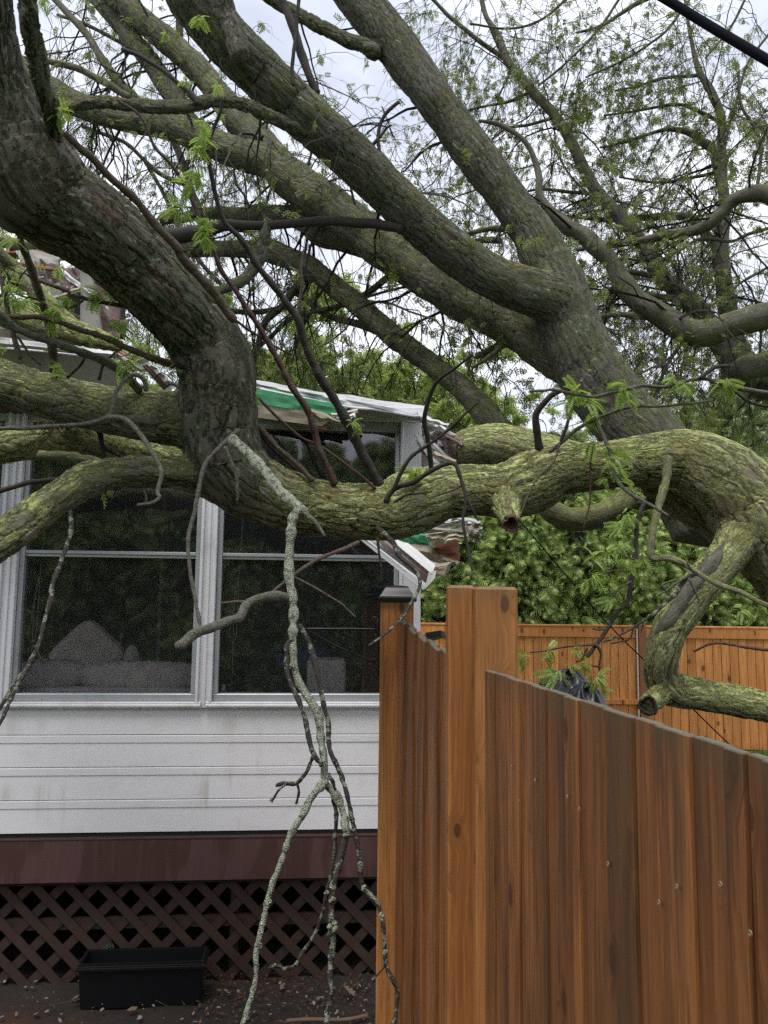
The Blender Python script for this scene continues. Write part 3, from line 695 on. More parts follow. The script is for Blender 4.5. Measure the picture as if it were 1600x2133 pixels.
debris('wall_board', 'upright cream board left of the dark roof opening', 'board', [(88, 604, 4.0), (130, 590, 4.0), (132, 650, 4.0), (92, 648, 4.0)], M['grey_board'], th=.03, nx=8, ny=8, crumple=.006, seed=45)
debris('wall_board', 'upright cream board right of the dark roof opening', 'board', [(172, 568, 3.95), (194, 575, 3.95), (216, 690, 3.9), (172, 676, 3.95)], M['grey_board'], th=.03, nx=8, ny=14, crumple=.006, seed=46)
debris('roof_beam', 'dark wood beam lying under the crumpled brown sheet', 'beam', [(20, 520, 4.5), (190, 530, 4.45), (188, 545, 4.4), (20, 540, 4.45)], M['red_wood'], th=.05, nx=6, ny=3)
debris('dark_board', 'dark inner panel behind the cream boards in the roof opening', 'panel', [(96, 560, 4.5), (260, 575, 4.5), (262, 700, 4.5), (96, 700, 4.5)], M['room_wall'], th=.03, nx=6, ny=5)
debris('roof_panel', 'brown torn roof panel between the cream board and the trunk', 'roof panel', [(196, 590, 4.0), (250, 620, 3.9), (250, 700, 3.8), (212, 690, 3.9)], M['brown_metal'], th=.01, nx=10, ny=10, crumple=.03, seed=48)
# right : hanging eave corner below the limb
debris('foam_board', 'green foam board wedge squeezed under the mossy limb', 'foam board', [(800, 1100, 3.45), (890, 1112, 3.35), (905, 1142, 3.35), (830, 1136, 3.45)], M['green_foam'], th=.03, nx=14, ny=6, crumple=.02, fs=6, seed=51)
debris('metal_flashing', 'white bent roof metal under the limb left of the white bracket', 'roof metal', [(845, 1100, 3.35), (960, 1083, 3.2), (985, 1092, 3.2), (880, 1112, 3.33)], M['white_metal'], th=.006, nx=24, ny=6, crumple=.02, fs=8, seed=52)
debris('foam_board', 'cream foam wedge with torn lower edge below the bent roof metal', 'foam board', [(895, 1110, 3.3), (975, 1096, 3.2), (972, 1124, 3.2), (905, 1136, 3.3)], M['cream_foam'], th=.05, nx=20, ny=6, crumple=.03, fs=8, seed=53, ragged=.25)
debris('tan_plank', 'tan plank end under the green foam wedge', 'plank', [(812, 1130, 3.42), (905, 1140, 3.3), (928, 1163, 3.3), (840, 1150, 3.42)], M['tan_wood'], th=.04, nx=14, ny=5, crumple=.012, seed=54)
debris('brick_red_panel', 'reddish brown panel hanging below the cream foam wedge', 'panel', [(900, 1128, 3.4), (955, 1120, 3.35), (958, 1166, 3.35), (898, 1172, 3.4)], M['red_wood'], th=.02, nx=8, ny=8, crumple=.008, seed=55)
debris('wood_block', 'small tan block hanging lowest under the reddish panel', 'block', [(902, 1176, 3.25), (942, 1170, 3.2), (936, 1190, 3.2), (912, 1196, 3.25)], M['tan_wood'], th=.05, nx=6, ny=5, crumple=.004, seed=56)
debris('metal_bracket', 'white metal bracket end with a rust spot at the right of the debris', 'bracket', [(972, 1090, 3.1), (1004, 1090, 3.1), (1000, 1130, 3.1), (978, 1128, 3.1)], M['grey_board'], th=.03, nx=8, ny=10, crumple=.03, seed=57)
# splintered boards and torn strips round the crushed corner, all still hanging on the house
rs_ = random.Random(5)
def splinter(x0, y0, Z0, x1, y1, Z1, wpx, mat, name='torn_board'):
    dx, dy = x1 - x0, y1 - y0; L_ = math.hypot(dx, dy); nx_, ny_ = -dy / L_ * wpx, dx / L_ * wpx
    return sheet(name, [(x0, y0, Z0), (x1, y1, Z1), (x1 + nx_ * .7, y1 + ny_ * .7, Z1 + .02), (x0 + nx_, y0 + ny_, Z0 + .02)], M[mat], house, .012, 16, 5, .012, 7, rs_.randrange(999), ragged=.12)
for q in ((800, 1128, 3.38, 915, 1158, 3.28, 10, 'tan_wood'), (830, 1148, 3.36, 930, 1178, 3.26, 8, 'white_metal'), (880, 1096, 3.3, 968, 1106, 3.16, 8, 'grey_board'), (905, 1140, 3.3, 950, 1150, 3.22, 12, 'red_wood'), (860, 1092, 3.32, 940, 1082, 3.24, 9, 'roof_metal'), (918, 1118, 3.26, 992, 1112, 3.12, 7, 'cream_foam'), (925, 1160, 3.25, 956, 1172, 3.2, 8, 'tan_wood'), (975, 1088, 3.12, 1006, 1098, 3.08, 6, 'white_metal'), (984, 1092, 3.1, 990, 1128, 3.08, 5, 'white_trim'), (940, 1072, 3.2, 1000, 1088, 3.1, 6, 'roof_metal'),
          (882, 880, 3.48, 950, 905, 3.4, 10, 'grey_board'), (890, 905, 3.5, 940, 958, 3.42, 12, 'roof_metal'), (878, 930, 3.6, 925, 972, 3.5, 9, 'red_wood'), (905, 940, 3.45, 950, 960, 3.38, 7, 'tan_wood'), (884, 868, 3.46, 935, 884, 3.4, 8, 'roof_metal'), (930, 905, 3.4, 965, 925, 3.36, 9, 'brown_metal'), (900, 950, 3.5, 934, 985, 3.44, 6, 'white_metal'), (872, 900, 3.55, 905, 960, 3.5, 9, 'white_metal'),
          (690, 862, 3.5, 745, 852, 3.5, 12, 'cream_foam'), (700, 870, 3.5, 740, 862, 3.49, 8, 'white_metal'), (640, 850, 3.5, 720, 880, 3.5, 5, 'tan_wood'), (540, 862, 3.54, 680, 892, 3.54, 4, 'red_wood'),
          (0, 600, 3.9, 90, 575, 4.0, 12, 'grey_board'), (30, 545, 4.1, 120, 560, 4.1, 8, 'red_wood'), (60, 640, 3.8, 170, 690, 3.6, 10, 'tan_wood'), (100, 700, 3.5, 220, 718, 3.4, 8, 'white_metal'), (130, 560, 4.0, 190, 610, 3.9, 8, 'white_metal'), (200, 700, 3.5, 270, 745, 3.35, 9, 'red_wood'), (220, 720, 3.4, 300, 770, 3.3, 8, 'grey_board'), (240, 690, 3.5, 262, 760, 3.4, 8, 'brown_metal'), (20, 515, 4.2, 100, 505, 4.2, 9, 'brown_metal'), (110, 620, 3.85, 165, 600, 3.9, 7, 'brown_metal')):
    splinter(*q)
gt = empty('broken_gutter', 'white broken gutter with dirty edges hanging down towards the capped post', 'gutter', tuple(P(880, 1210, 3.2)))
def gsheet(nm, c, mat, **kw): return sheet(nm, c, mat, gt, **kw)
gsheet('gutter_front', [(756, 1118, 3.25), (850, 1140, 3.2), (906, 1192, 3.12), (886, 1226, 3.12)], M['white_metal'], th=.004, nx=24, ny=6, crumple=.006, seed=61)
gsheet('gutter_lip', [(740, 1114, 3.24), (756, 1117, 3.22), (890, 1217, 3.10), (884, 1228, 3.10)], M['white_trim'], th=.008, nx=20, ny=4, crumple=.002, seed=62)
gsheet('gutter_inside', [(775, 1117, 3.22), (800, 1120, 3.21), (897, 1199, 3.10), (888, 1210, 3.10)], M['brown_metal'], th=.004, nx=20, ny=4, crumple=.002, seed=63)
gsheet('gutter_back', [(805, 1118, 3.21), (850, 1132, 3.2), (907, 1178, 3.12), (900, 1196, 3.09)], M['white_metal'], th=.004, nx=20, ny=4, crumple=.004, seed=64)
gsheet('gutter_end', [(893, 1192, 3.10), (909, 1188, 3.10), (906, 1204, 3.09), (884, 1229, 3.09)], M['white_trim'], th=.006, nx=4, ny=4)

# ------------------------------------------------------------------ near fence
FX = lambda Z: .70 - .2 * Z           # the fence line, seen from above, in camera coordinates
def on_fence(Z, zz=0.0, off=0.0):
    """point on the fence line at camera depth Z (world y about Z)"""
    return np.array([FX(Z) - off * .98, Z, zz])
fdir = np.array([-.2, 1.0, 0]); fdir /= np.linalg.norm(fdir); FANG = math.atan2(fdir[1], fdir[0])
fence = empty('wood_fence', 'stained brown board fence running from the capped post toward the camera', 'fence', tuple(on_fence(1.5)), FANG)
f0 = on_fence(1.5)
def fboard(s0, s1, ztop0, ztop1, y0, th, mat, name='fence_board'):
    # local x along the fence (away from camera), local y to the left (towards the camera side), object origin at board top
    zt0 = max(ztop0, ztop1)
    nz_ = 3
    w_ = s1 - s0; b = .004; mat_r = mat
    V = [(0, 0, -1.9), (w_, 0, -1.9), (w_, th, -1.9), (0, th, -1.9), (0, 0, ztop0 - zt0), (w_, 0, ztop1 - zt0), (w_, th, ztop1 - zt0), (0, th, ztop0 - zt0)]
    m = bpy.data.meshes.new(name); m.from_pydata(V, [], QB)
    bm = bmesh.new(); bm.from_mesh(m); bmesh.ops.bevel(bm, geom=bm.edges[:], offset=.002, segments=1, affect='EDGES'); bm.to_mesh(m); bm.free()
    o = link(name, m, mat, fence); o.location = (s0, y0, zt0)
    o.rotation_euler = (rnd.uniform(-.002, .002), rnd.uniform(-.003, .003), 0)
    return o
def Sof(Z): return float((on_fence(Z) - f0) @ fdir)
def top_at(s):
    Zd = 1.5 + s * fdir[1]
    t = EYE - .207
    if Zd > 2.3: t += .085 * ((Zd - 2.3) / .75) ** 2 + .02 * min(1, (Zd - 2.3) / .2)
    return t
edges = [1600, 1563, 1521, 1452, 1380, 1333, 1273, 1221, 1192, 1152, 1125, 1096, 1074, 1045, 1027]
Zs = [1090 / (x - 800 + 311) for x in edges]
s_edges = [Sof(z_) for z_ in Zs]
ext = [s_edges[0] - .14 * k for k in range(4, 0, -1)]
s_edges = ext + s_edges
for i in range(len(s_edges) - 1):
    a, b_ = s_edges[i], s_edges[i + 1]
    proud = .0 if i % 2 == 0 else .006
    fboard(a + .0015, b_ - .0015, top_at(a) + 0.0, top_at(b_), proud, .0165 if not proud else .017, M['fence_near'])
s = Sof(2.38); i = 0
while s < Sof(3.08):
    wd = rnd.uniform(.07, .1); proud = .0 if i % 2 == 0 else .014
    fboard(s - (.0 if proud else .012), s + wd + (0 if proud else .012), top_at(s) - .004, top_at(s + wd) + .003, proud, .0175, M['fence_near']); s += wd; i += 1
box('gap_shade_sheet', (Sof(.45), Sof(2.05), -.012, -.002, .0, 1.62), M['room_wall'], fence)  # added dark sheet, stands in for shade in the gaps between boards
box('fence_rail', [(Sof(.5), Sof(2.1), -.045, -.004, .25, .34), (Sof(.5), Sof(2.1), -.045, -.004, 1.3, 1.39), (Sof(2.4), Sof(3.05), -.045, -.004, .25, .34), (Sof(2.4), Sof(3.05), -.045, -.004, 1.3, 1.39)], M['fence_near'], fence)
# screws in the boards
def screw_mesh():
    V = []; Fs = []; n = 10
    for r_, y_ in ((.0044, 0), (.0039, .0012), (.0020, .0012), (.0016, .0002)):
        V += [(r_ * math.cos(t * 2 * math.pi / n), y_, r_ * math.sin(t * 2 * math.pi / n)) for t in range(n)]
    for k in range(3):
        for i in range(n): Fs.append((k * n + i, k * n + (i + 1) % n, (k + 1) * n + (i + 1) % n, (k + 1) * n + i))
    Fs.append(tuple(range(3 * n, 4 * n))); m = bpy.data.meshes.new('screw'); m.from_pydata(V, [], Fs); return m
sm = screw_mesh(); sm.materials.append(simple('screw_metal', (.24, .18, .12), .6, .2, 40, .1, metal=.2))
for (x, y) in ((1064, 1597), (1113, 1625), (1180, 1660), (1079, 1669), (1265, 1800), (1205, 1685), (1408, 1847), (1371, 1880), (1499, 1842), (1561, 1944)):
    Zd = 1090 / (x - 800 + 311); d = P(x, y, 1.0) - np.array([0, 0, EYE]); nn = np.array([-fdir[1], fdir[0], 0])
    t = ((on_fence(1.0) + nn * .030 - np.array([0, 0, EYE])) @ nn) / (d @ nn); q = np.array([0, 0, EYE]) + d * t - f0
    o = link('screw', sm, None, fence); o.location = (float(q @ fdir), .0285, float(q[2]))
# posts
def post(name, px0, px1, Z, ztop, label, grp=None, dep=.11, topbev=.008, mat='post_near', tilt=0):
    a = P(px0, 1400, Z); b_ = P(px1, 1400, Z); w_ = float(np.linalg.norm(b_ - a)); c = (a + b_) / 2
    o = box(name, (-w_ / 2, w_ / 2, 0, dep, -2.0, 0), M[mat], None, bev=topbev, label=label, cat='fence post', loc=(float(c[0]), float(c[1]), ztop), group=grp)
    o.rotation_euler = (0, 0, tilt); return o
def zat(px, py, Z): return float(P(px, py, Z)[2])
post('fence_post', 934, 990.5, 2.22, zat(960, 1219, 2.22), 'narrow reddish uncapped post standing left of the knotty post', dep=.10)
post('fence_post', 991.5, 1080, 2.12, zat(1030, 1222, 2.12), 'thick knotty orange post with grey weathered top at the middle of the fence', dep=.13)
pp = post('fence_post', 791, 861, 3.02, zat(826, 1248, 3.02), 'orange post under a black cap beside the house corner', dep=.13)
cap = empty('post_cap', 'black flared metal cap on the post at the house corner', 'post cap', (pp.location[0], pp.location[1] + .065, pp.location[2]))
def stack_rings(name, rings, mat, parent):
    V = []; Fs = []
    for a, z_ in rings: V += [(-a, -a, z_), (a, -a, z_), (a, a, z_), (-a, a, z_)]
    n = len(rings)
    for k in range(n - 1):
        for i in range(4): Fs.append((k * 4 + i, k * 4 + (i + 1) % 4, k * 4 + 4 + (i + 1) % 4, k * 4 + 4 + i))
    Fs += [(3, 2, 1, 0), tuple(range(4 * n - 4, 4 * n))]
    m = bpy.data.meshes.new(name); m.from_pydata(V, [], Fs)
    bm = bmesh.new(); bm.from_mesh(m); bmesh.ops.bevel(bm, geom=bm.edges[:], offset=.0015, segments=2, affect='EDGES'); bm.to_mesh(m); bm.free()
    return link(name, m, mat, parent)
stack_rings('cap_skirt', [(.068, -.012), (.078, -.010), (.080, .006), (.074, .010)], M['black_metal'], cap)
stack_rings('cap_top', [(.072, .0102), (.066, .018), (.056, .034), (.048, .046), (.047, .052), (.02, .056)], M['black_metal'], cap)

# wrought iron plant bracket on the capped post
BZ = 3.02
def bp(x, y, dz=0): return P(x, y, BZ - .02 + dz)
brk = empty('plant_bracket', 'black wrought iron hanging bracket with scrolls fixed to the capped post', 'bracket', tuple(bp(786, 1350)))
o0 = np.array(brk.location)
def bw(nm, pts, r=.0035): return wire(nm, [bp(*q) - o0 for q in pts], r, M['black_metal'], brk)
def scroll(cx, cy, r0, turns, a0, sgn=1, n=22):
    return [(cx + (r0 * (1 - .75 * t / n)) * math.cos(a0 + sgn * turns * 2 * math.pi * t / n), cy + (r0 * (1 - .75 * t / n)) * math.sin(a0 + sgn * turns * 2 * math.pi * t / n)) for t in range(n)]
bw('upright', [(787, 1290), (787, 1340), (788, 1408)], .0045)
bw('arm', [(786, 1311), (720, 1310), (634, 1310)], .0045)
bw('brace', [(640, 1312), (700, 1345), (782, 1380)], .004)
bw('scroll', scroll(780, 1292, 8, .8, 0, -1)); bw('scroll', scroll(780, 1317, 8, .9, 0, 1)); bw('scroll', scroll(782, 1376, 8, .9, 0, 1)); bw('scroll', scroll(781, 1400, 8, .8, 0, 1))
bw('scroll', scroll(712, 1318, 7, .8, math.pi, 1)); bw('scroll', scroll(732, 1352, 7, .8, 0, 1)); bw('scroll_link', [(718, 1314), (722, 1334), (730, 1356)])

# ------------------------------------------------------------------ back fence, hedge
BF = 9.2
bx = lambda px: float(P(px, 1300, BF)[0])
by = float(P(800, 1300, BF)[1])
ztop = zat(1100, 1318, BF); zg = .0
bf = empty('back_fence', 'bright orange cedar board fence below the hedge at the back of the yard', 'fence', (bx(1336), by, 0))
x = bx(560); bxs = bf.location[0]; pw = .105
bmesh_b = None
k = 0
while x < bx(1800):
    jl = rnd.uniform(0, .006); ww = pw - .006
    m_ = None
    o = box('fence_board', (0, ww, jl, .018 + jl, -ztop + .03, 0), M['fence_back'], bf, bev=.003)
    o.location = (x - bxs, .0, ztop + rnd.uniform(-.004, .004)); x += pw; k += 1
ct = zat(1100, 1302, BF)
for a, b_ in ((560, 935), (938, 1327), (1344, 1800)):
    box('top_rail', (bx(a) - bxs, bx(b_) - bxs, -.03, .05, ct - .012, ct + .012), M['fence_back'], bf, bev=.004)
    box('upper_rail', (bx(a) - bxs, bx(b_) - bxs, -.022, -.002, ztop - .045, ct - .013), M['fence_back'], bf, bev=.003)
box('lower_rail', (bx(938) - bxs, bx(1327) - bxs, -.03, -.002, zat(1100, 1462, BF), zat(1100, 1452, BF)), M['fence_back'], bf, bev=.003)
for q in (936, 1336, 1736):
    box('fence_post', (bx(q) - bxs - .045, bx(q) - bxs + .045, -.045, .045, 0, ct + .03), simple('post_brown', (.26, .10, .045), .6, .2, 14, .2) if q == 936 else bpy.data.materials['post_brown'], bf, bev=.004)
box('kick_board', (bx(1327) - bxs - .02, bx(1327) - bxs - .005, -.04, -.0305, .3, ct - .03), M['paper'], bf)

def instance_mesh(tmplV, tmplF, Pn, A, B, Cc, sc):
    """bake copies of a template (x,y,z axes A,B,C arrays) into one vertex array"""
    V = Pn[:, None] + sc[:, None, None] * (tmplV[None, :, 0, None] * A[:, None] + tmplV[None, :, 1, None] * B[:, None] + tmplV[None, :, 2, None] * Cc[:, None])
    n, k = len(Pn), len(tmplV); Fq = (np.arange(n)[:, None, None] * k + tmplF[None]).reshape(-1, tmplF.shape[1])
    return V.reshape(-1, 3), Fq
def unit(v): return v / (np.linalg.norm(v, axis=-1, keepdims=True) + 1e-9)
def ortho(D, r):
    R_ = unit(r.normal(size=D.shape)); A = unit(np.cross(D, R_)); return A, np.cross(D, A)

# cedar frond template : a flat drooping fan of narrow scales; x along, y sideways
def frond_template():
    V = []; Q = []
    def blade(o, a, l, w_, dz):
        c, s = math.cos(a), math.sin(a); k = len(V)
        for (u, v_) in ((0, 0), (.45, w_), (1, 0), (.45, -w_)):
            V.append((o[0] + l * u * c - v_ * s, o[1] + l * u * s + v_ * c, dz * (u ** 2) - .12 * o[0] ** 2))
        Q.append((k, k + 1, k + 2, k + 3))
    blade((0, 0), 0, 1.0, .04, -.25)
    for i, u in enumerate((.06, .18, .30, .42, .54, .66)):
        for sg in (-1, 1): blade((u, 0), sg * (.95 - .11 * i), (.60 - .06 * i) * (1 if i else .7), .036, -.28)
    return np.array(V), np.array(Q)
FV, FQ = frond_template()
def cedar_mesh(h, rad, n, seed, fs=.17, lift=.25):
    r = np.random.default_rng(seed); z_ = r.uniform(0.02, 1, n) ** .95; a = r.uniform(0, 2 * math.pi, n)
    prof = rad * np.minimum(1, (1 - z_) * 2.2 + .12) ** .8 * (1 + .16 * np.sin(a * 3 + z_ * 9) + .12 * np.sin(a * 7 - z_ * 17))
    dep = r.uniform(0, 1, n) ** 2; rr = prof * (1 - .45 * dep)
    pos = np.stack([rr * np.cos(a), rr * np.sin(a), z_ * h], -1)
    out = np.stack([np.cos(a), np.sin(a), np.full(n, -.55) + z_ * lift], -1); D = unit(out + r.normal(0, .45, (n, 3)))
    side = unit(r.normal(0, 1, (n, 3)) * np.array([.7, .7, 1.2])); side = unit(side - D * (side * D).sum(1, keepdims=True))
    V, Fq = instance_mesh(FV, FQ, pos, D, side, np.cross(D, side), fs * r.uniform(.6, 1.25, n))
    at = np.stack([np.repeat(r.uniform(0, 1, n), len(FV)), np.tile(FV[:, 0], n), np.zeros(n * len(FV))], -1)
    return mesh_np('foliage', V, Fq, {'bark': at})
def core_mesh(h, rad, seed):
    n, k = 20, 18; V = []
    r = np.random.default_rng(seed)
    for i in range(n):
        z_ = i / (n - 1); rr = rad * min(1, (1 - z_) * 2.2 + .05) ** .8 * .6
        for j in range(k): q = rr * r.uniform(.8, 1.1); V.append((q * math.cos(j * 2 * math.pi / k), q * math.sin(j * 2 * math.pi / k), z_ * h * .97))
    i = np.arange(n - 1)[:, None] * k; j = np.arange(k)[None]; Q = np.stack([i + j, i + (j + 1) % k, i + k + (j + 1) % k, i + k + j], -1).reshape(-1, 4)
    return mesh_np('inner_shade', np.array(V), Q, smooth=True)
trunk_m = None
def trunk_mesh(h, r0, r1, seed=0, bend=.1):
    r = np.random.default_rng(seed); n = 24; t = np.linspace(0, 1, n)
    C = np.stack([smooth_noise(n, 6, bend, r) * t, smooth_noise(n, 6, bend, r) * t, t * h - .1], -1)
    V, Fs, bk = tube_geo(C, r0 + (r1 - r0) * t, 12, 1.0, lump=.05, lr=r); return mesh_np('trunk', V, Fs, {'bark': bk}, smooth=True)
def cedar_mat(name, dark, light, tip):
    b = NB(name); a = b.n('SeparateXYZ', i0=b.n('Attribute', _attribute_name='bark').outputs['Vector'])
    c = b.mix(a.outputs[0], dark, light); c = b.mix(b.math('MULTIPLY', b.ramp(a.outputs[1], .35, 1), .75), c, tip)
    p = b.bsdf(c, .6, None, spec=.25); t = b.n('BsdfTranslucent', Color=c).outputs[0]; x = b.n('MixShader', i0=.25, i1=p, i2=t); return b.surf(x.outputs[0])
M['cedar'] = cedar_mat('cedar_green', (.11, .19, .05), (.36, .48, .14), (.74, .82, .32)); M['cedar_dark'] = cedar_mat('evergreen_dark', (.13, .18, .08), (.26, .34, .15), (.42, .50, .24))
cm = [cedar_mesh(1.0 * 3.9, .78, 4300, 5, .20), cedar_mesh(3.9, .74, 4300, 6, .19), cedar_mesh(3.9, .82, 4300, 9, .21)]
core = core_mesh(3.9, .72, 3); core.materials.append(M['room_wall']); tm = trunk_mesh(3.6, .07, .02, 1, .03)  # solid dark core stands in for the shade deep inside the foliage
for m in cm: m.materials.append(M['cedar'])
tm.materials.append(M['bark_far'])
hx = bx(520); i = 0
hlab = ['bright cedar of the back hedge, mostly hidden by the house corner', 'bright cedar of the back hedge behind the fallen eave debris', 'bright cedar of the back hedge above the capped post', 'bright cedar of the back hedge between the capped post and narrow post', 'bright cedar of the back hedge above the knotty post', 'bright cedar of the back hedge below the hollow stub', 'bright cedar of the back hedge behind the thin slanting wire', 'bright cedar of the back hedge behind the hanging leafy twigs', 'bright cedar of the back hedge above the back fence post', 'bright cedar of the back hedge behind the curling limb', 'bright cedar of the back hedge right of the curling limb', 'bright cedar of the back hedge at the right frame edge', 'bright cedar of the back hedge just past the right frame edge', 'bright cedar of the back hedge farthest right']
while hx < bx(1850):
    t = empty('cedar_tree', hlab[i], 'cedar tree', (hx, by + 1.2 + rnd.uniform(-.1, .1), 0), rnd.uniform(0, 6), 'cedars of the hedge behind the back fence')
    s_ = rnd.uniform(.86, 1.0) * (1.0 if hx < bx(1380) else .98); t.scale = (1, 1, s_)
    link('foliage', cm[i % 3], None, t); link('shade_core', core, None, t); link('trunk', tm, None, t); hx += .86; i += 1
# taller dark evergreens further back
cd = cedar_mesh(6.2, 1.5, 7000, 17, .30, .6); cd.materials.append(M['cedar_dark']); tm2 = trunk_mesh(6, .14, .03, 2, .05); tm2.materials.append(M['bark_far'])
for (px, Zd, s_, lb) in ((1585, 13.5, .98, 'tall dark evergreen at the right edge behind the hedge'), (1480, 15.5, .93, 'dark evergreen just left of the one at the right edge behind the hedge'), (1175, 14.5, .80, 'soft dark evergreen behind the hedge left of the thick leaning trunk'), (1105, 15.5, .78, 'evergreen behind the hedge above the knotty fence post'), (950, 15.0, .78, 'evergreen behind the crumpled roof corner')):
    q = P(px, 1250, Zd); t = empty('evergreen_tree', lb, 'evergreen tree', (float(q[0]), float(q[1]), 0), rnd.uniform(0, 6)); t.scale = (s_, s_, s_)
    link('foliage', cd, None, t); link('trunk', tm2, None, t)

# ------------------------------------------------------------------ growth of fine twigs and leaves
def grow(start, direc, length, rad, steps=8, droop=.25, wig=.35, r=rng, up=0.0):
    n = len(start); Pn = np.zeros((n, steps + 1, 3)); Rn = np.zeros((n, steps + 1)); Pn[:, 0] = start; D = unit(direc.copy()); sl = (length / steps)[:, None]
    for k in range(steps):
        D = unit(D + r.normal(0, wig, (n, 3)) * .5 + np.array([0, 0, -droop]) * .35 + np.array([0, 0, up]) * .2)
        Pn[:, k + 1] = Pn[:, k] + D * sl
        Rn[:, k] = rad * (1 - .8 * k / steps)
    Rn[:, steps] = rad * .15
    return Pn, Rn
def spawn(Pn, Rn, per, l0, l1, rfac, spread, r=rng, lo=.15, minr=.0012, **kw):
    n, k, _ = Pn.shape; idx = r.integers(0, n, int(n * per)); t = r.uniform(lo, .98, len(idx)) * (k - 1); i = t.astype(int); f = (t - i)[:, None]
    a = Pn[idx, i]; b = Pn[idx, np.minimum(i + 1, k - 1)]; st = a * (1 - f) + b * f; D = unit(b - a)
    A, B = ortho(D, r); D = unit(D + spread * A * r.uniform(.5, 1.3, (len(idx), 1)))
    return grow(st, D, r.uniform(l0, l1, len(idx)), np.maximum(Rn[idx, i] * rfac, minr), r=r, **kw)
def twig_arrays(sets, ns=3):
    Vs = []; Fs = []; base = 0
    for Pn, Rn in sets:
        n, k, _ = Pn.shape; T = unit(np.gradient(Pn, axis=1)); ref = np.zeros_like(T); ref[..., 0] = .3; ref[..., 1] = .9; ref[..., 2] = .2
        U = unit(np.cross(T, ref)); W = np.cross(T, U)
        th = np.arange(ns) * 2 * math.pi / ns
        V = Pn[:, :, None] + Rn[:, :, None, None] * (U[:, :, None] * np.cos(th)[None, None, :, None] + W[:, :, None] * np.sin(th)[None, None, :, None])
        Vs.append(V.reshape(-1, 3))
        b = (np.arange(n) * k * ns)[:, None, None]; i = (np.arange(k - 1) * ns)[None, :, None]; j = np.arange(ns)[None, None]
        q = np.stack([b + i + j, b + i + (j + 1) % ns, b + i + ns + (j + 1) % ns, b + i + ns + j], -1).reshape(-1, 4) + base
        Fs.append(q); base += n * k * ns
    return np.vstack(Vs), np.vstack(Fs)
# small hanging compound leaf : x along the rachis, y sideways
def locust_template(pairs, w_=.16, l_=.42, curl=.35):
    V = []; Q = []
    for i in range(pairs):
        u = .15 + .8 * i / max(1, pairs - 1); z_ = -curl * u * u
        for sg in (-1, 1):
            k = len(V); c, s = math.cos(.95), math.sin(.95) * sg
            L_ = l_ * (1 - .45 * abs(u - .45))
            for (a, b_, dz) in ((0, 0, 0), (.45, w_ / 2, .04), (1, 0, -.08), (.45, -w_ / 2, .04)):
                V.append((u + a * L_ * c - b_ * s, a * L_ * s + b_ * c, z_ + dz * 1.2 * L_ * a))
            Q.append((k, k + 1, k + 2, k + 3) if sg > 0 else (k + 3, k + 2, k + 1, k))
    k = len(V); V += [(0, .012, 0), (1, .004, -curl), (1, -.004, -curl), (0, -.012, 0)]; Q.append((k, k + 1, k + 2, k + 3))
    return np.array(V), np.array(Q)
LV, LQ = locust_template(4, .22, .60, .45)
def leaves_from(sets, per_m, size, r=rng, clump=2.2, frac=.35):
    Ps = []; Ds = []
    for Pn, Rn in sets:
        n, k, _ = Pn.shape; L_ = np.linalg.norm(np.diff(Pn, axis=1), axis=2).sum(1); tot = int(L_.sum() * per_m)
        idx = r.choice(n, tot, p=L_ / L_.sum()); t = r.uniform(frac, 1, tot) * (k - 1.001); i = t.astype(int); f = (t - i)[:, None]
        a = Pn[idx, i]; b = Pn[idx, i + 1]; Ps.append(a * (1 - f) + b * f); Ds.append(unit(b - a))
    Ps = np.repeat(np.vstack(Ps), 3, 0); Ds = np.repeat(np.vstack(Ds), 3, 0); n = len(Ps); Ps = Ps + r.normal(0, size * .12, (n, 3))
    D = unit(Ds * .3 + r.normal(0, .6, (n, 3)) + np.array([0, 0, -.55])); A, B = ortho(D, r)
    return instance_mesh(LV, LQ, Ps, D, A, B, size * r.uniform(.55, 1.3, n))

# ------------------------------------------------------------------ the fallen tree
troot = P(1640, 1400, 2.9)
tree = empty('fallen_tree', 'huge moss covered fallen locust tree lying across the crushed porch roof', 'tree', (float(troot[0]), float(troot[1]), 0))
B1 = 1.0
LA = limb([(-25, -60, 44), (-20, 60, 48), (-5, 170, 58), (25, 270, 82), (62, 372, 108), (115, 425, 100), (180, 463, 90), (255, 525, 82), (340, 612, 75), (408, 685, 76), (445, 755, 78), (455, 830, 76), (458, 905, 80), (478, 970, 84), (535, 1020, 72), (617, 1048, 60), (700, 1062, 56), (790, 1066, 57), (860, 1046, 64), (930, 1026, 54), (1000, 1022, 51), (1060, 1022, 55), (1115, 1000, 58), (1170, 978, 46), (1300, 967, 50), (1420, 958, 60), (1500, 992, 74), (1565, 1068, 80), (1640, 1160, 84), (1700, 1260, 84)],
          [1.9, 1.95, 2.0, 2.05, 2.1, 2.15, 2.2, 2.28, 2.36, 2.45, 2.5, 2.52, 2.54, 2.56, 2.6, 2.66, 2.72, 2.78, 2.82, 2.86, 2.88, 2.9, 2.92, 2.92, 2.9, 2.85, 2.8, 2.78, 2.76, 2.76], 3.2, 1.0, .05)
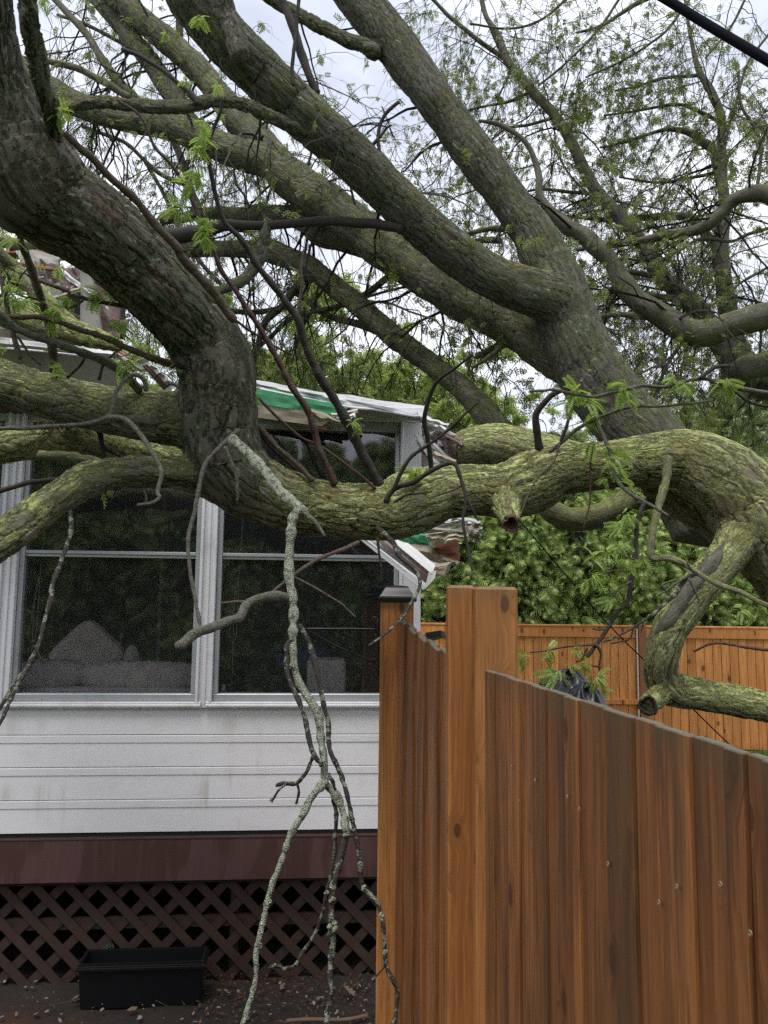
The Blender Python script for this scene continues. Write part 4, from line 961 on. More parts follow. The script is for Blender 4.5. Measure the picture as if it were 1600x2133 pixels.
# split the long limb in two objects with different moss: left stretch dark, right stretch mossy
LE = limb([(-160, 760, 40), (-40, 782, 43), (60, 812, 46), (150, 838, 48), (250, 858, 49), (330, 868, 55), (430, 880, 52)], [2.55, 2.55, 2.55, 2.55, 2.55, 2.55, 2.55], 3.5, .8, .06)
LF = limb([(-160, 950, 30), (-30, 938, 31), (60, 925, 34), (160, 926, 31), (250, 934, 29), (330, 950, 30), (420, 960, 30)], (2.8, 2.75), 3.5, .8, .07)
LG = limb([(150, 880, 26), (200, 905, 28), (260, 938, 30), (330, 968, 30), (420, 1000, 28)], (2.72, 2.7), 3.5, .8, .07)
LH = limb([(-160, 1230, 36), (-50, 1162, 36), (0, 1128, 36), (70, 1073, 34), (122, 1036, 33), (175, 1003, 33), (245, 984, 31), (350, 982, 29), (440, 985, 34)], [1.9, 2.0, 2.05, 2.15, 2.22, 2.3, 2.38, 2.46, 2.54], 3.5, .8, .06)
LU = limb([(330, 985, 14), (380, 1002, 18), (430, 1018, 20), (480, 1035, 18)], 2.6, 3.5, .6, .06)
LD = limb([(1590, 1080, 44), (1545, 1112, 40), (1510, 1160, 38), (1470, 1208, 37), (1428, 1258, 37), (1396, 1308, 35), (1380, 1360, 33), (1376, 1405, 33), (1400, 1436, 34), (1460, 1446, 31), (1530, 1460, 30), (1620, 1473, 30), (1720, 1480, 30)], [2.75, 2.72, 2.68, 2.64, 2.62, 2.6, 2.6, 2.62, 2.64, 2.66, 2.68, 2.68, 2.68], 3.2, .8, .05)
LDs = limb([(1385, 1435, 22), (1366, 1455, 21), (1354, 1466, 21), (1350, 1470, 20)], [2.62, 2.58, 2.55, 2.53], 2.5, .2, .05, cap1='hollow')
LC = limb([(1330, 985, 44), (1400, 1015, 50), (1450, 1050, 48), (1510, 1090, 46), (1570, 1135, 56), (1640, 1190, 66), (1720, 1260, 70)], (3.1, 2.95), 3.5, .8, .05)
LI = limb([(1128, 1030, 17), (1145, 1062, 24), (1195, 1082, 25), (1250, 1074, 27), (1300, 1052, 27), (1360, 1028, 30), (1430, 1020, 32)], (3.15, 3.1), 3, .6, .05)
LB = limb([(948, 938, 28), (975, 930, 38), (1020, 925, 40), (1080, 930, 40), (1150, 950, 40), (1240, 975, 42)], (3.5, 3.2), 3.5, .8, .05)
LK = limb([(1050, 1040, 34), (1057, 1062, 27), (1063, 1080, 18), (1064, 1087, 17)], [2.84, 2.78, 2.72, 2.70], 2.5, .2, .04, cap1='hollow')
LQm = limb([(-120, 622, 26), (-20, 640, 30), (60, 665, 31), (130, 688, 26), (200, 705, 20), (250, 722, 10)], (3.1, 3.0), 3.5, .8, .1)
LR_ = limb([(-80, 545, 22), (0, 560, 22), (60, 590, 18), (110, 640, 14), (160, 680, 10)], (3.4, 3.2), 3.5, .8, .1)
LT = limb([(58, -60, 18), (60, 20, 18), (70, 90, 18), (86, 165, 17), (103, 228, 15), (118, 285, 13)], [1.75, 1.78, 1.82, 1.88, 1.94, 2.02], 3.5, .5, .04)
for a, b_ in ((LA, LE), (LA, LH), (LA, LF), (LF, LG), (LA, LD), (LA, LC), (LD, LDs), (LC, LI), (LA, LK), (LA, LT), (LA, LU), (LA, LB), (LC, LD)): fuse(a, b_)
# cut LA at a ring so the dark stretch and the mossy stretch are separate parts
def split_limb(L, i_cut):
    nseg = (len(L.V) - 2) // len(L.C); n = len(L.C)
    a, b_ = Limb(), Limb()
    for q, lo, hi in ((a, 0, i_cut + 1), (b_, i_cut, n)):
        V = L.V[lo * nseg:hi * nseg]; bk = L.bk[lo * nseg:hi * nseg]; m = hi - lo
        i = np.arange(m - 1)[:, None] * nseg; j = np.arange(nseg)[None]; j2 = (j + 1) % nseg
        q.V, q.bk, q.F = V, bk, [np.stack([i + j, i + j2, i + nseg + j2, i + nseg + j], -1).reshape(-1, 4)]
    return a, b_
ic = int(np.argmin(np.hypot(LA.px[:, 0] - 560, LA.px[:, 1] - 1030)))
for L, mt, nm, lb in ((LA, 'bark_big', 'main_limb', 'long bent limb, dark on the left and mossy on the right'), (LE, 'bark_limb', 'limb', None), (LF, 'bark_moss', 'limb', None), (LG, 'bark_moss', 'limb', None), (LH, 'bark_limb', 'limb', None), (LU, 'bark_moss', 'limb', None), (LD, 'bark_moss', 'limb', 'mossy limb curling down to the back fence'), (LDs, 'bark_moss', 'branch_stub', 'short stub with a hollow dark end'), (LC, 'bark_moss', 'limb', None), (LI, 'bark_smooth', 'limb', None), (LQm, 'bark_moss', 'limb', None), (LR_, 'bark_moss', 'limb', None), (LB, 'bark_moss', 'limb', None), (LK, 'bark_moss', 'branch_stub', 'cut stub with a dark red rimmed hollow'), (LT, 'bark_dark', 'limb', None)):
    if mt == 'bark_big':
        # moss amount follows where the moss grows on this limb (attribute carried by the bark)
        M['bark_main'] = bark_mat('bark_main', base=(.10, .085, .064), dark=(.008, .006, .005), algae=(.056, .064, .036), moss=(.2, .21, .06), alg=.65, mossy=.12, disp=.013, lichen=.45, rust=.6, sc=1.0, second=dict(base=(.20, .165, .11), algae=(.19, .195, .095), moss=(.37, .40, .14), add=.45))
        n_ = len(L.C); nsg = (len(L.V) - 2) // n_; g_ = np.clip((np.arange(n_) - ic + 45) / 90, 0, 1); g_ = g_ * g_ * (3 - 2 * g_)
        a, b_ = split_limb(L, ic)
        a.g = np.repeat(g_[:ic + 1], nsg); b_.g = np.repeat(g_[ic:], nsg); place(a, nm, M['bark_main'], tree, label='dark thick bent limb crossing down from the upper left'); place(b_, nm, M['bark_main'], tree, label='mossy limb lying across the right window and curling right')
    else: place(L, nm, M[mt], tree, **({'label': lb} if lb else {}))
LP = limb([(1508, 1138, 5), (1482, 1172, 14), (1432, 1235, 15), (1392, 1292, 14), (1360, 1330, 5)], [2.64, 2.605, 2.583, 2.562, 2.585], 3, .3, .08); place(LP, 'bare_wood', M['bare'], tree, label='smooth grey strip where the bark has peeled off')
# hollow rims
def ring(cx, cy, Z, r_px, toward, mat, name):
    pass

def disc(name, c, n_, r0, mat, root, seed=0, depth=.01):
    r = np.random.default_rng(seed); n_ = unit(np.array(n_)); a = unit(np.cross(n_, [0, 0, 1.0])); b_ = np.cross(n_, a); k = 28; V = []
    rj = 1 + .12 * np.sin(np.arange(k) * 2 * math.pi / k * 3 + 1) + r.normal(0, .07, k)
    for (f, d) in ((1.02, -.01), (1.0, .004), (.86, .007), (.74, .0), (.6, -.02), (.0, -.03)):
        for j in range(k): t = j * 2 * math.pi / k; V.append(c + n_ * d * r0 / .035 + r0 * f * rj[j] * (a * math.cos(t) + b_ * math.sin(t)))
    V = np.array(V) - np.array(root.location); Q = []
    for i in range(5): Q += [(i * k + j, i * k + (j + 1) % k, (i + 1) * k + (j + 1) % k, (i + 1) * k + j) for j in range(k)]
    return link(name, mesh_np(name, V, np.array(Q), smooth=True), mat, root)
def rim_mat():
    b = NB('hollow_rim'); v = b.n('TexCoord').outputs['Object']; c = b.mix(b.noise(v, 60, 4), (.025, .012, .010), (.10, .045, .035))
    return b.surf(b.bsdf(c, .7, b.bump(b.noise(v, 120, 4), .8, .004)))
M['rim'] = rim_mat()
e = P(1064, 1092, 2.68); disc('hollow', e, P(1070, 1110, 2.5) - P(1062, 1080, 2.72), 17 * 2.68 / F, M['rim'], tree, 1)
e = P(1350, 1470, 2.52); disc('hollow', e, P(1346, 1474, 2.4) - P(1360, 1462, 2.55), 19 * 2.52 / F, M['hollow'], tree, 2)

# traced branches of the fallen tree: (points (x,y,r)), z, material
def tw(pts, r0, r1, Z, mat, root, name='branch', wob=.8, step=5, **kw):
    n = len(pts); A = [(x, y, r0 + (r1 - r0) * i / (n - 1)) for i, (x, y) in enumerate(pts)]
    L = limb(A, Z, step, wob, .2 if 'lichen' in mat or 'spot' in mat else .12, minseg=6, maxseg=40); place(L, name, M[mat], root, **kw); return L
near = []
T = lambda *a, **k: near.append(tw(*a, root=tree, **k))
hang = empty('hanging_branch', 'pale lichen covered forked branch hanging down in front of the window and siding', 'branch', tuple(P(485, 915, 2.35)))
Hh = lambda *a, **k: tw(*a, root=hang, **k)
Hh([(497, 896), (465, 925), (427, 970), (413, 1026), (406, 1066), (392, 1122), (395, 1178), (406, 1248), (416, 1290), (418, 1320)], 5.5, 3.2, (2.38, 2.1), 'twig_grey')
Hh([(469, 931), (490, 977), (495, 1026), (494, 1042)], 4.5, 3, 2.3, 'twig_grey')
Hh([(484, 915), (520, 947), (555, 985), (587, 1027), (612, 1050), (632, 1066)], 10, 11, (2.33, 2.05), 'twig_lichen')
Hh([(626, 1058), (640, 1072), (660, 1090), (678, 1118)], 7, 3, (2.05, 2.0), 'twig_grey')
Hh([(626, 1060), (611, 1080), (606, 1115), (601, 1185), (608, 1241), (611, 1272), (611, 1307), (608, 1342), (611, 1381), (625, 1423), (646, 1458), (664, 1496), (667, 1527), (673, 1580), (678, 1629), (699, 1657), (716, 1699), (723, 1734)], 11.5, 7.5, (2.05, 1.75), 'twig_lichen', wob=1.2)
Hh([(678, 1627), (650, 1657), (629, 1699), (604, 1744), (583, 1800), (562, 1867), (545, 1930), (536, 1982), (534, 2035), (520, 2094), (498, 2150)], 8, 5, (1.78, 1.6), 'twig_lichen', wob=1.2)
Hh([(722, 1730), (716, 1762), (702, 1818), (692, 1874), (694, 1930), (692, 1965), (687, 2028), (690, 2070), (681, 2105), (680, 2150)], 7.5, 5, (1.75, 1.6), 'twig_spotty', wob=1.6)
Hh([(622, 1304), (650, 1363), (667, 1430), (681, 1496), (685, 1559), (709, 1615), (723, 1664), (737, 1727), (744, 1762), (751, 1818), (758, 1853), (783, 1877), (795, 1912), (800, 1965), (806, 2017), (827, 2070), (818, 2150)], 5.5, 4.5, (1.9, 1.65), 'twig_spotty', wob=1.4)
Hh([(608, 1330), (597, 1353), (601, 1409), (622, 1458), (636, 1500), (650, 1562), (670, 1594)], 5.5, 5, (1.92, 1.8), 'twig_spotty')
Hh([(653, 1576), (639, 1608), (618, 1631), (590, 1632), (576, 1638)], 4.5, 3.5, 1.8, 'twig_spotty')
Hh([(600, 1632), (580, 1645), (569, 1668)], 3, 2.5, 1.79, 'twig_spotty')
Hh([(618, 1631), (622, 1650), (617, 1676)], 3.5, 2.5, 1.8, 'twig_spotty')
Hh([(685, 1612), (700, 1645)], 4, 3, 1.76, 'twig_spotty', step=3)
Hh([(695, 1660), (699, 1720), (692, 1807), (681, 1860), (669, 1912), (650, 1958), (629, 1989), (618, 2010), (594, 2017), (575, 2012), (560, 2016)], 4.5, 3, (1.8, 1.75), 'twig_spotty', wob=1.4)
Hh([(806, 2000), (795, 2020), (775, 2040)], 3, 2.2, 1.66, 'twig_spotty')
Hh([(615, 1251), (580, 1241), (541, 1246), (513, 1258), (499, 1283), (475, 1293), (440, 1307), (406, 1318), (371, 1346)], 9, 11, (1.98, 1.7), 'twig_grey')
Hh([(461, 1257), (485, 1256), (513, 1253)], 2.5, 4, 1.9, 'twig_brown')
Hh([(609, 1200), (667, 1230), (709, 1257), (725, 1272), (741, 1286)], 3, 2, (2.0, 2.0), 'twig_brown')
Hh([(748, 1129), (706, 1146), (664, 1164), (636, 1181), (611, 1199), (562, 1237)], 5.5, 3, (2.5, 2.1), 'twig_brown')
# lichen knobs on the hanging branch
kn = []
for (x, y, r_, Zd) in ((722, 1738, 9, 1.74), (700, 1818, 8, 1.72), (693, 1930, 13, 1.66), (690, 1945, 10, 1.66), (692, 1874, 8, 1.69), (560, 1880, 7, 1.67), (540, 1970, 8, 1.64), (602, 1750, 8, 1.74), (795, 1905, 7, 1.67), (758, 1850, 8, 1.69), (803, 1985, 7, 1.65), (618, 2006, 5, 1.75), (575, 2012, 6, 1.75), (594, 2018, 5, 1.75), (682, 2110, 9, 1.62), (600, 1360, 9, 1.93), (610, 1390, 10, 1.9), (672, 1590, 9, 1.79), (678, 1620, 10, 1.78), (566, 1668, 5, 1.79), (750, 1800, 7, 1.7), (735, 1727, 7, 1.72), (681, 1860, 7, 1.76)):
    k_ = 8; c = P(x, y, Zd); rr = r_ * Zd / F
    for s_ in range(k_):
        u_ = rng.normal(size=3); u_ /= np.linalg.norm(u_); q = c + u_ * rr * .55; a_ = unit(rng.normal(size=(5, 3)))
        kn.append((q, rr * rng.uniform(.3, .6)))
def blobs(name, items, mat, root, **kw):
    ico = bmesh.new(); bmesh.ops.create_icosphere(ico, subdivisions=1, radius=1); tv = np.array([v.co[:] for v in ico.verts]); tf = np.array([[v.index for v in f.verts] for f in ico.faces]); ico.free()
    V = []; Fs = []
    for i, (c, r_) in enumerate(items):
        V.append(c + tv * r_ * rng.uniform(.65, 1.2, (len(tv), 1)) - np.array(root.location)); Fs.append(tf + i * len(tv))
    V = np.vstack(V); return link(name, mesh_np(name, V, np.vstack(Fs), {'bark': V}, smooth=True), mat, root, **kw)
blobs('lichen', kn, M['twig_lichen'], hang, kind='stuff')

T([(150, 1065), (146, 1110), (128, 1170), (112, 1215), (104, 1250), (95, 1290), (80, 1345), (60, 1385), (35, 1415), (5, 1465), (-20, 1500)], 5, 4.5, (2.15, 1.8), 'twig_spotty', wob=1.5)
T([(60, 1385), (30, 1440), (8, 1490), (-15, 1530)], 4, 4, (1.85, 1.75), 'twig_spotty')
T([(70, 1345), (82, 1368), (90, 1380)], 3, 2, 1.9, 'twig_dark')
T([(82, 945), (150, 950), (200, 960), (240, 965), (300, 968)], 8, 7, (2.5, 2.5), 'bark_smooth')
T([(-30, 1028), (0, 1024), (63, 1003), (130, 1000), (150, 1006)], 5, 6, (2.2, 2.3), 'twig_dark')
T([(785, 1101), (818, 1129), (835, 1160), (863, 1185), (876, 1216), (860, 1251), (839, 1286), (804, 1318), (769, 1344)], 5.5, 2.5, (2.68, 2.3), 'twig_spotty')
T([(786, 1122), (792, 1167), (797, 1213)], 3, 2, 2.6, 'twig_dark')
T([(804, 1045), (821, 1020), (860, 1003), (905, 975), (944, 964), (961, 1000), (972, 1038), (965, 1090), (975, 1143), (982, 1188)], 6, 3.2, (2.6, 2.45), 'twig_dark', wob=1.4)
T([(972, 1038), (984, 1062), (996, 1085)], 3, 2, 2.5, 'twig_dark')
T([(821, 1020), (836, 984), (860, 949), (916, 910), (955, 875), (997, 837)], 4.5, 2.5, (2.58, 2.5), 'twig_dark')
T([(822, 1048), (850, 1030), (900, 1024)], 3, 1.5, 2.6, 'twig_dark'); T([(905, 1034), (945, 1020), (962, 1010)], 2, 3, 2.6, 'twig_brown')
T([(899, 975), (892, 917), (885, 872), (899, 819), (916, 788), (948, 767), (983, 739)], 6, 3, (2.75, 2.5), 'twig_dark')
T([(699, 1008), (671, 952), (654, 893), (636, 851), (605, 802), (577, 746), (542, 686), (500, 620), (458, 556), (420, 462), (371, 364), (325, 308), (294, 245), (245, 208)], 9, 2.8, (2.65, 2.3), 'twig_red')
T([(790, 1010), (759, 952), (724, 882), (696, 830), (664, 781), (633, 711), (619, 662), (580, 609), (535, 553), (505, 500), (469, 465), (448, 402), (434, 332), (437, 290), (458, 238), (462, 205)], 11.5, 3.2, (2.75, 2.35), 'twig_dark')
T([(619, 665), (628, 600), (628, 560), (632, 520)], 4, 2, 2.6, 'twig_red')
T([(136, 278), (175, 315), (238, 378), (280, 413), (325, 469), (371, 518), (378, 532), (437, 599), (488, 668)], 7.5, 9.5, (1.95, 2.3), 'twig_brown')
T([(486, 665), (540, 700), (600, 735), (700, 760)], 3, 1.5, (2.4, 2.8), 'twig_dark')

T([(535, 826), (580, 872), (626, 910), (675, 935), (724, 970), (782, 1018)], 3.2, 3.4, (2.6, 2.7), 'twig_red')
T([(530, 880), (570, 924), (612, 960), (652, 1000)], 6, 6, 2.6, 'twig_brown'); T([(538, 898), (580, 945), (615, 975), (640, 1000)], 5, 5, 2.65, 'twig_dark')
T([(115, 775), (105, 690), (84, 620), (63, 557), (45, 501), (38, 470)], 9.5, 7, (2.5, 2.3), 'twig_brown')
T([(42, 745), (21, 672), (7, 602), (-4, 560)], 6, 5, 2.3, 'twig_brown'); T([(36, 700), (60, 735), (85, 760)], 3, 2.5, 2.4, 'twig_dark')
T([(-40, 630), (0, 655), (35, 686), (105, 711), (175, 735), (224, 756), (259, 781), (292, 812)], 8, 10, (2.2, 2.5), 'twig_grey')
T([(-30, 655), (10, 660), (87, 662), (157, 683), (224, 704), (280, 732), (362, 762)], 5, 7, (2.25, 2.4), 'twig_brown')
T([(300, 738), (335, 748), (362, 756)], 4, 4, 2.38, 'twig_brown')
T([(80, 585), (140, 606), (182, 623), (280, 641)], 4, 4.5, 2.35, 'twig_brown'); T([(145, 640), (160, 635), (172, 625)], 2, 2.5, 2.34, 'twig_brown')
T([(-30, 500), (0, 529), (35, 560), (63, 602), (100, 660)], 15, 11, (3.2, 3.5), 'bark_smooth'); T([(0, 500), (60, 508), (130, 515)], 13, 8, (3.0, 3.2), 'bark_moss')
T([(-20, 898), (0, 893), (105, 888), (175, 882), (224, 868), (238, 840), (245, 812), (269, 784), (290, 781), (304, 795), (306, 812)], 4.5, 5, (2.1, 2.3), 'twig_grey')
T([(224, 868), (259, 872), (287, 900), (308, 928), (332, 970), (336, 994), (329, 1026), (332, 1036), (315, 1048), (287, 1052)], 6, 3.5, (2.2, 2.05), 'twig_grey')
T([(305, 1050), (300, 1020)], 2.5, 1.5, 2.06, 'twig_brown', step=3)
T([(140, 785), (165, 762), (175, 745)], 3.5, 2.5, 2.45, 'twig_dark'); T([(205, 790), (215, 760), (245, 730)], 4, 2, 2.45, 'twig_dark')
# right hand twigs over the limb
T([(1106, 816), (1135, 814), (1159, 812), (1229, 826), (1285, 816), (1337, 804), (1390, 805), (1460, 788), (1519, 805), (1610, 820)], 3, 5, (2.7, 2.6), 'twig_grey')
T([(1460, 788), (1488, 767), (1519, 763)], 4.5, 4, 2.62, 'twig_dark'); T([(1519, 805), (1560, 835), (1610, 850)], 4, 3, 2.6, 'twig_dark')
T([(1124, 935), (1117, 893), (1120, 861), (1145, 826), (1172, 814)], 8.5, 5, (2.8, 2.72), 'twig_dark')
T([(1145, 942), (1190, 903), (1243, 872), (1313, 847), (1372, 847), (1484, 835)], 4.5, 2.2, (2.8, 2.6), 'twig_grey')
T([(1169, 918), (1182, 885), (1196, 843)], 4, 3, 2.78, 'twig_dark')
T([(1080, 1082), (1110, 1010), (1150, 965), (1168, 920)], 1.5, 2.5, (2.6, 2.78), 'twig_brown')
T([(1232, 860), (1255, 905), (1275, 950), (1281, 985), (1292, 1010), (1313, 1027), (1337, 1041), (1372, 1062), (1392, 1074)], 5, 3.5, (2.75, 2.5), 'twig_grey')
T([(1234, 935), (1228, 990), (1229, 1050), (1215, 1100)], 2.5, 1.5, 2.7, 'twig_red')
T([(1341, 1048), (1330, 1080), (1327, 1115), (1325, 1164), (1316, 1206), (1306, 1255), (1281, 1286), (1264, 1311), (1243, 1342), (1222, 1368)], 4.5, 4.2, (2.52, 2.4), 'twig_dark')
T([(1243, 1342), (1252, 1360), (1248, 1390), (1254, 1430)], 3.2, 2, 2.4, 'twig_red'); T([(1240, 1344), (1197, 1346), (1145, 1353), (1103, 1360)], 2.8, 1.5, 2.4, 'twig_red')
T([(1222, 1350), (1215, 1372), (1200, 1380)], 2.5, 1.5, 2.4, 'twig_red'); T([(1235, 1312), (1260, 1310)], 2, 2.5, 2.42, 'twig_red', step=3)
T([(1250, 1388), (1220, 1386), (1190, 1392)], 2.2, 1.2, 2.4, 'twig_red'); T([(1315, 1212), (1290, 1225), (1276, 1245)], 2.5, 1.4, 2.4, 'twig_brown'); T([(1322, 1165), (1300, 1158), (1285, 1150)], 2.2, 1.4, 2.42, 'twig_brown'); T([(1315, 1190), (1280, 1190), (1255, 1195)], 2.2, 1.2, 2.42, 'twig_brown')
T([(1393, 955), (1386, 1010), (1372, 1059), (1360, 1108), (1357, 1157), (1372, 1164), (1390, 1162), (1425, 1174), (1449, 1192), (1488, 1213), (1547, 1237), (1620, 1272)], 9, 4.5, (2.72, 2.35), 'bark_smooth')
T([(1449, 1192), (1421, 1213), (1404, 1241), (1369, 1272), (1320, 1307), (1257, 1339)], 5.5, 2.2, (2.4, 2.3), 'twig_spotty')
T([(1400, 1243), (1380, 1220), (1410, 1208)], 1.5, 2, 2.35, 'twig_grey'); T([(1374, 1240), (1400, 1222), (1440, 1195)], 2.5, 3, 2.38, 'twig_grey')
T([(1435, 1206), (1453, 1241), (1456, 1265), (1446, 1286)], 2.8, 1.8, 2.36, 'twig_grey'); T([(1449, 1192), (1436, 1180), (1430, 1168)], 3, 2, 2.37, 'twig_grey')
T([(1446, 1356), (1488, 1339), (1558, 1348), (1620, 1356)], 2.5, 4, (2.2, 2.1), 'twig_red')
T([(1320, 1307), (1310, 1330), (1275, 1340)], 2, 1.5, 2.32, 'twig_dark'); T([(1340, 1300), (1335, 1318)], 2, 1, 2.32, 'twig_dark', step=3)

# bigger near leaf sprays
def spray_mesh(seed, n=7):
    r = np.random.default_rng(seed); V9, Q9 = locust_template(9, .125, .36, .45)
    D = unit(np.stack([r.normal(0, .75, n), r.normal(0, .75, n), r.uniform(-.9, .35, n)], -1)); 
    side = unit(np.cross(D, np.array([0, 0, 1.0])) + r.normal(0, .3, (n, 3))); side = unit(side - D * (side * D).sum(1, keepdims=True)); up = np.cross(D, side); up *= np.where(up[:, 2:3] < 0, -1, 1)
    V, Fq = instance_mesh(V9, Q9, r.normal(0, .08, (n, 3)), D, side, up, r.uniform(.6, 1.05, n)); return mesh_np('leaf_spray', V, Fq)
spm = [spray_mesh(s_, k) for s_, k in ((1, 10), (2, 9), (3, 11), (4, 8))]
for m in spm: m.materials.append(M['leaf_near'])
def spray(x, y, Zd, spx, root=None):
    root = root or tree
    o = link('leaf_spray', spm[rnd.randrange(4)], None, root); q = P(x, y, Zd) - np.array(root.location); o.location = tuple(map(float, q)); s_ = spx * Zd / F; o.scale = (s_, s_, s_)
    o.rotation_euler = (rnd.uniform(-.3, .3), rnd.uniform(-.3, .3), rnd.uniform(0, 6.28))
for (x, y, Zd, s_) in ((1200, 815, 2.7, 34), (1225, 835, 2.68, 36), (1185, 838, 2.7, 26), (1300, 808, 2.66, 34), (1312, 832, 2.66, 28), (1405, 790, 2.64, 30), (1430, 800, 2.63, 26), (1505, 795, 2.6, 30), (1522, 812, 2.6, 24), (1235, 868, 2.75, 26), (1220, 880, 2.75, 22),
    (1235, 925, 2.7, 32), (1262, 935, 2.7, 30), (1205, 930, 2.72, 20), (1275, 960, 2.66, 32), (1300, 950, 2.66, 26), (1290, 985, 2.64, 24), (1318, 1015, 2.6, 26), (1258, 998, 2.66, 16), (1335, 1030, 2.6, 14),
    (1305, 1070, 2.5, 34), (1295, 1095, 2.5, 26), (1290, 1140, 2.48, 34), (1265, 1150, 2.48, 30), (1235, 1160, 2.48, 30), (1300, 1175, 2.46, 32), (1235, 1200, 2.46, 34), (1220, 1215, 2.46, 24), (1265, 1210, 2.45, 26), (1275, 1248, 2.44, 26), (1545, 1268, 2.4, 26), (1560, 1280, 2.4, 18), (1480, 1200, 2.4, 10),
    (1145, 1352, 2.4, 24), (1135, 1365, 2.4, 20), (1093, 1368, 2.4, 24), (1090, 1385, 2.4, 16), (1200, 1355, 2.4, 20), (1160, 1400, 2.38, 34), (1150, 1410, 2.38, 22), (1190, 1388, 2.38, 16), (1225, 1385, 2.38, 26), (1245, 1410, 2.38, 26), (1240, 1425, 2.38, 22), (1258, 1440, 2.38, 16), (1215, 1370, 2.4, 16),
    (860, 985, 2.7, 28), (872, 978, 2.7, 22), (838, 975, 2.68, 14), (735, 880, 2.66, 18), (748, 892, 2.66, 16),
    (15, 590, 2.3, 36), (30, 615, 2.3, 34), (60, 628, 2.3, 28), (200, 610, 2.35, 36), (225, 615, 2.35, 36), (245, 622, 2.35, 24), (120, 645, 2.33, 38), (105, 660, 2.33, 34), (145, 625, 2.33, 22), (245, 675, 2.35, 30), (250, 695, 2.35, 26), (270, 660, 2.35, 22), (265, 755, 2.4, 34), (270, 775, 2.4, 24), (120, 765, 2.4, 22), (128, 775, 2.4, 18), (355, 775, 2.4, 22), (185, 700, 2.38, 18), (30, 500, 2.3, 22),
    (135, 232, 1.95, 24), (125, 240, 1.95, 26), (420, 285, 2.3, 32), (410, 305, 2.3, 28), (425, 260, 2.3, 22), (405, 360, 2.35, 30), (395, 385, 2.35, 28), (420, 372, 2.35, 22), (370, 430, 2.35, 26), (385, 445, 2.35, 22), (355, 440, 2.35, 20), (430, 480, 2.35, 28), (435, 460, 2.35, 24), (425, 500, 2.35, 22), (418, 35, 2.3, 22), (412, 50, 2.3, 16), (95, 5, 2.0, 18), (455, 180, 2.4, 20), (462, 240, 2.4, 16), (525, 810, 2.55, 22), (530, 830, 2.55, 22), (345, 70, 2.4, 14), (385, 170, 2.6, 14)):
    spray(x, y, Zd, s_ * 1.15)

CROWN_LEFT = (LQm, LR_, LE)
# litter caught on the limb
lit = []
nest = empty('twig_litter', 'clump of dry twigs and leaves lodged on the limb at left', 'debris', tuple(P(110, 885, 2.7)))
N_ = 90; st = np.array([P(rng.normal(110, 22), rng.normal(886, 6), 2.7) for _ in range(N_)]); Pn, Rn = grow(st, rng.normal(0, 1, (N_, 3)) * np.array([1, 1, .3]), rng.uniform(.03, .1, N_), np.full(N_, .0018), steps=3)
V, Fq = twig_arrays([(Pn, Rn)]); link('dry_twigs', mesh_np('dry_twigs', V - np.array(nest.location), Fq), M['nest'], nest, kind='stuff')

# ------------------------------------------------------------------ the big trunk group behind
broot = P(1420, 1350, 4.6)
back = empty('forked_tree', 'large green barked tree with forked trunks rising behind the mossy limb', 'tree', (float(broot[0]), float(broot[1]), 0))
def Lb(pts, Z, mat='bark_back', name='limb', step=4.0, wob=1.0, lump=.05, **kw):
    L = limb(pts, Z, step, wob, lump, 1.0, **kw); L.mat = mat; L.nm = name; return L
BM = Lb([(1470, 1100, 70), (1420, 1000, 74), (1350, 915, 74), (1298, 868, 70), (1245, 795, 66), (1205, 715, 62), (1172, 625, 58), (1142, 548, 50), (1110, 485, 43), (1068, 425, 40), (1010, 345, 40), (945, 260, 41), (880, 170, 42), (812, 78, 43), (745, -10, 45), (690, -90, 48)], (4.6, 5.6), 'bark_grey')
B2 = Lb([(1180, 645, 34), (1145, 622, 47), (1095, 604, 45), (1030, 580, 42), (960, 535, 43), (880, 468, 44), (800, 390, 45), (720, 315, 47), (620, 225, 49), (530, 140, 50), (455, 62, 50), (400, -10, 50), (350, -90, 48)], [4.98, 4.9, 4.85, 4.8, 4.75, 4.7, 4.6, 4.5, 4.4, 4.3, 4.2, 4.15, 4.1], 'bark_grey')
B3 = Lb([(1200, 765, 46), (1160, 742, 46), (1100, 703, 42), (1040, 672, 38), (960, 630, 38), (880, 572, 38), (800, 520, 38), (740, 470, 40), (690, 430, 41), (640, 398, 41), (600, 370, 43), (555, 338, 34), (455, 303, 29), (350, 262, 27), (245, 246, 25), (157, 215, 24), (100, 180, 22), (40, 140, 20)], (5.1, 6.2))
B3b = Lb([(610, 375, 34), (560, 315, 33), (507, 259, 30), (455, 196, 26), (410, 140, 26), (350, 87, 25), (297, 42, 24), (245, -10, 22), (200, -60, 20)], (5.9, 6.8))
B3c = Lb([(410, 275, 20), (385, 240, 21), (357, 192, 22), (325, 147, 21), (290, 101, 20), (245, 45, 17), (196, -5, 13), (150, -50, 10)], (6.3, 7.0))
B4 = Lb([(1080, 930, 26), (1035, 886, 25), (972, 816, 24), (913, 770, 22), (832, 711, 22), (762, 648, 21), (696, 595, 21), (640, 553, 22), (570, 525, 20), (500, 518, 17), (440, 518, 15), (385, 521, 13), (320, 515, 10)], (5.2, 6.2))
B5 = Lb([(900, 590, 34), (850, 560, 30), (780, 515, 28), (720, 495, 28), (675, 488, 26), (622, 453, 22), (560, 448, 19), (500, 451, 17), (455, 444, 13), (400, 450, 10), (340, 460, 8)], (5.4, 6.3))
B6 = Lb([(835, 478, 11), (815, 472, 10), (717, 462, 10), (633, 462, 9), (552, 472, 9), (472, 469, 11), (420, 483, 15), (350, 492, 16), (280, 480, 14)], (4.6, 4.6), 'twig_dark', 'branch')
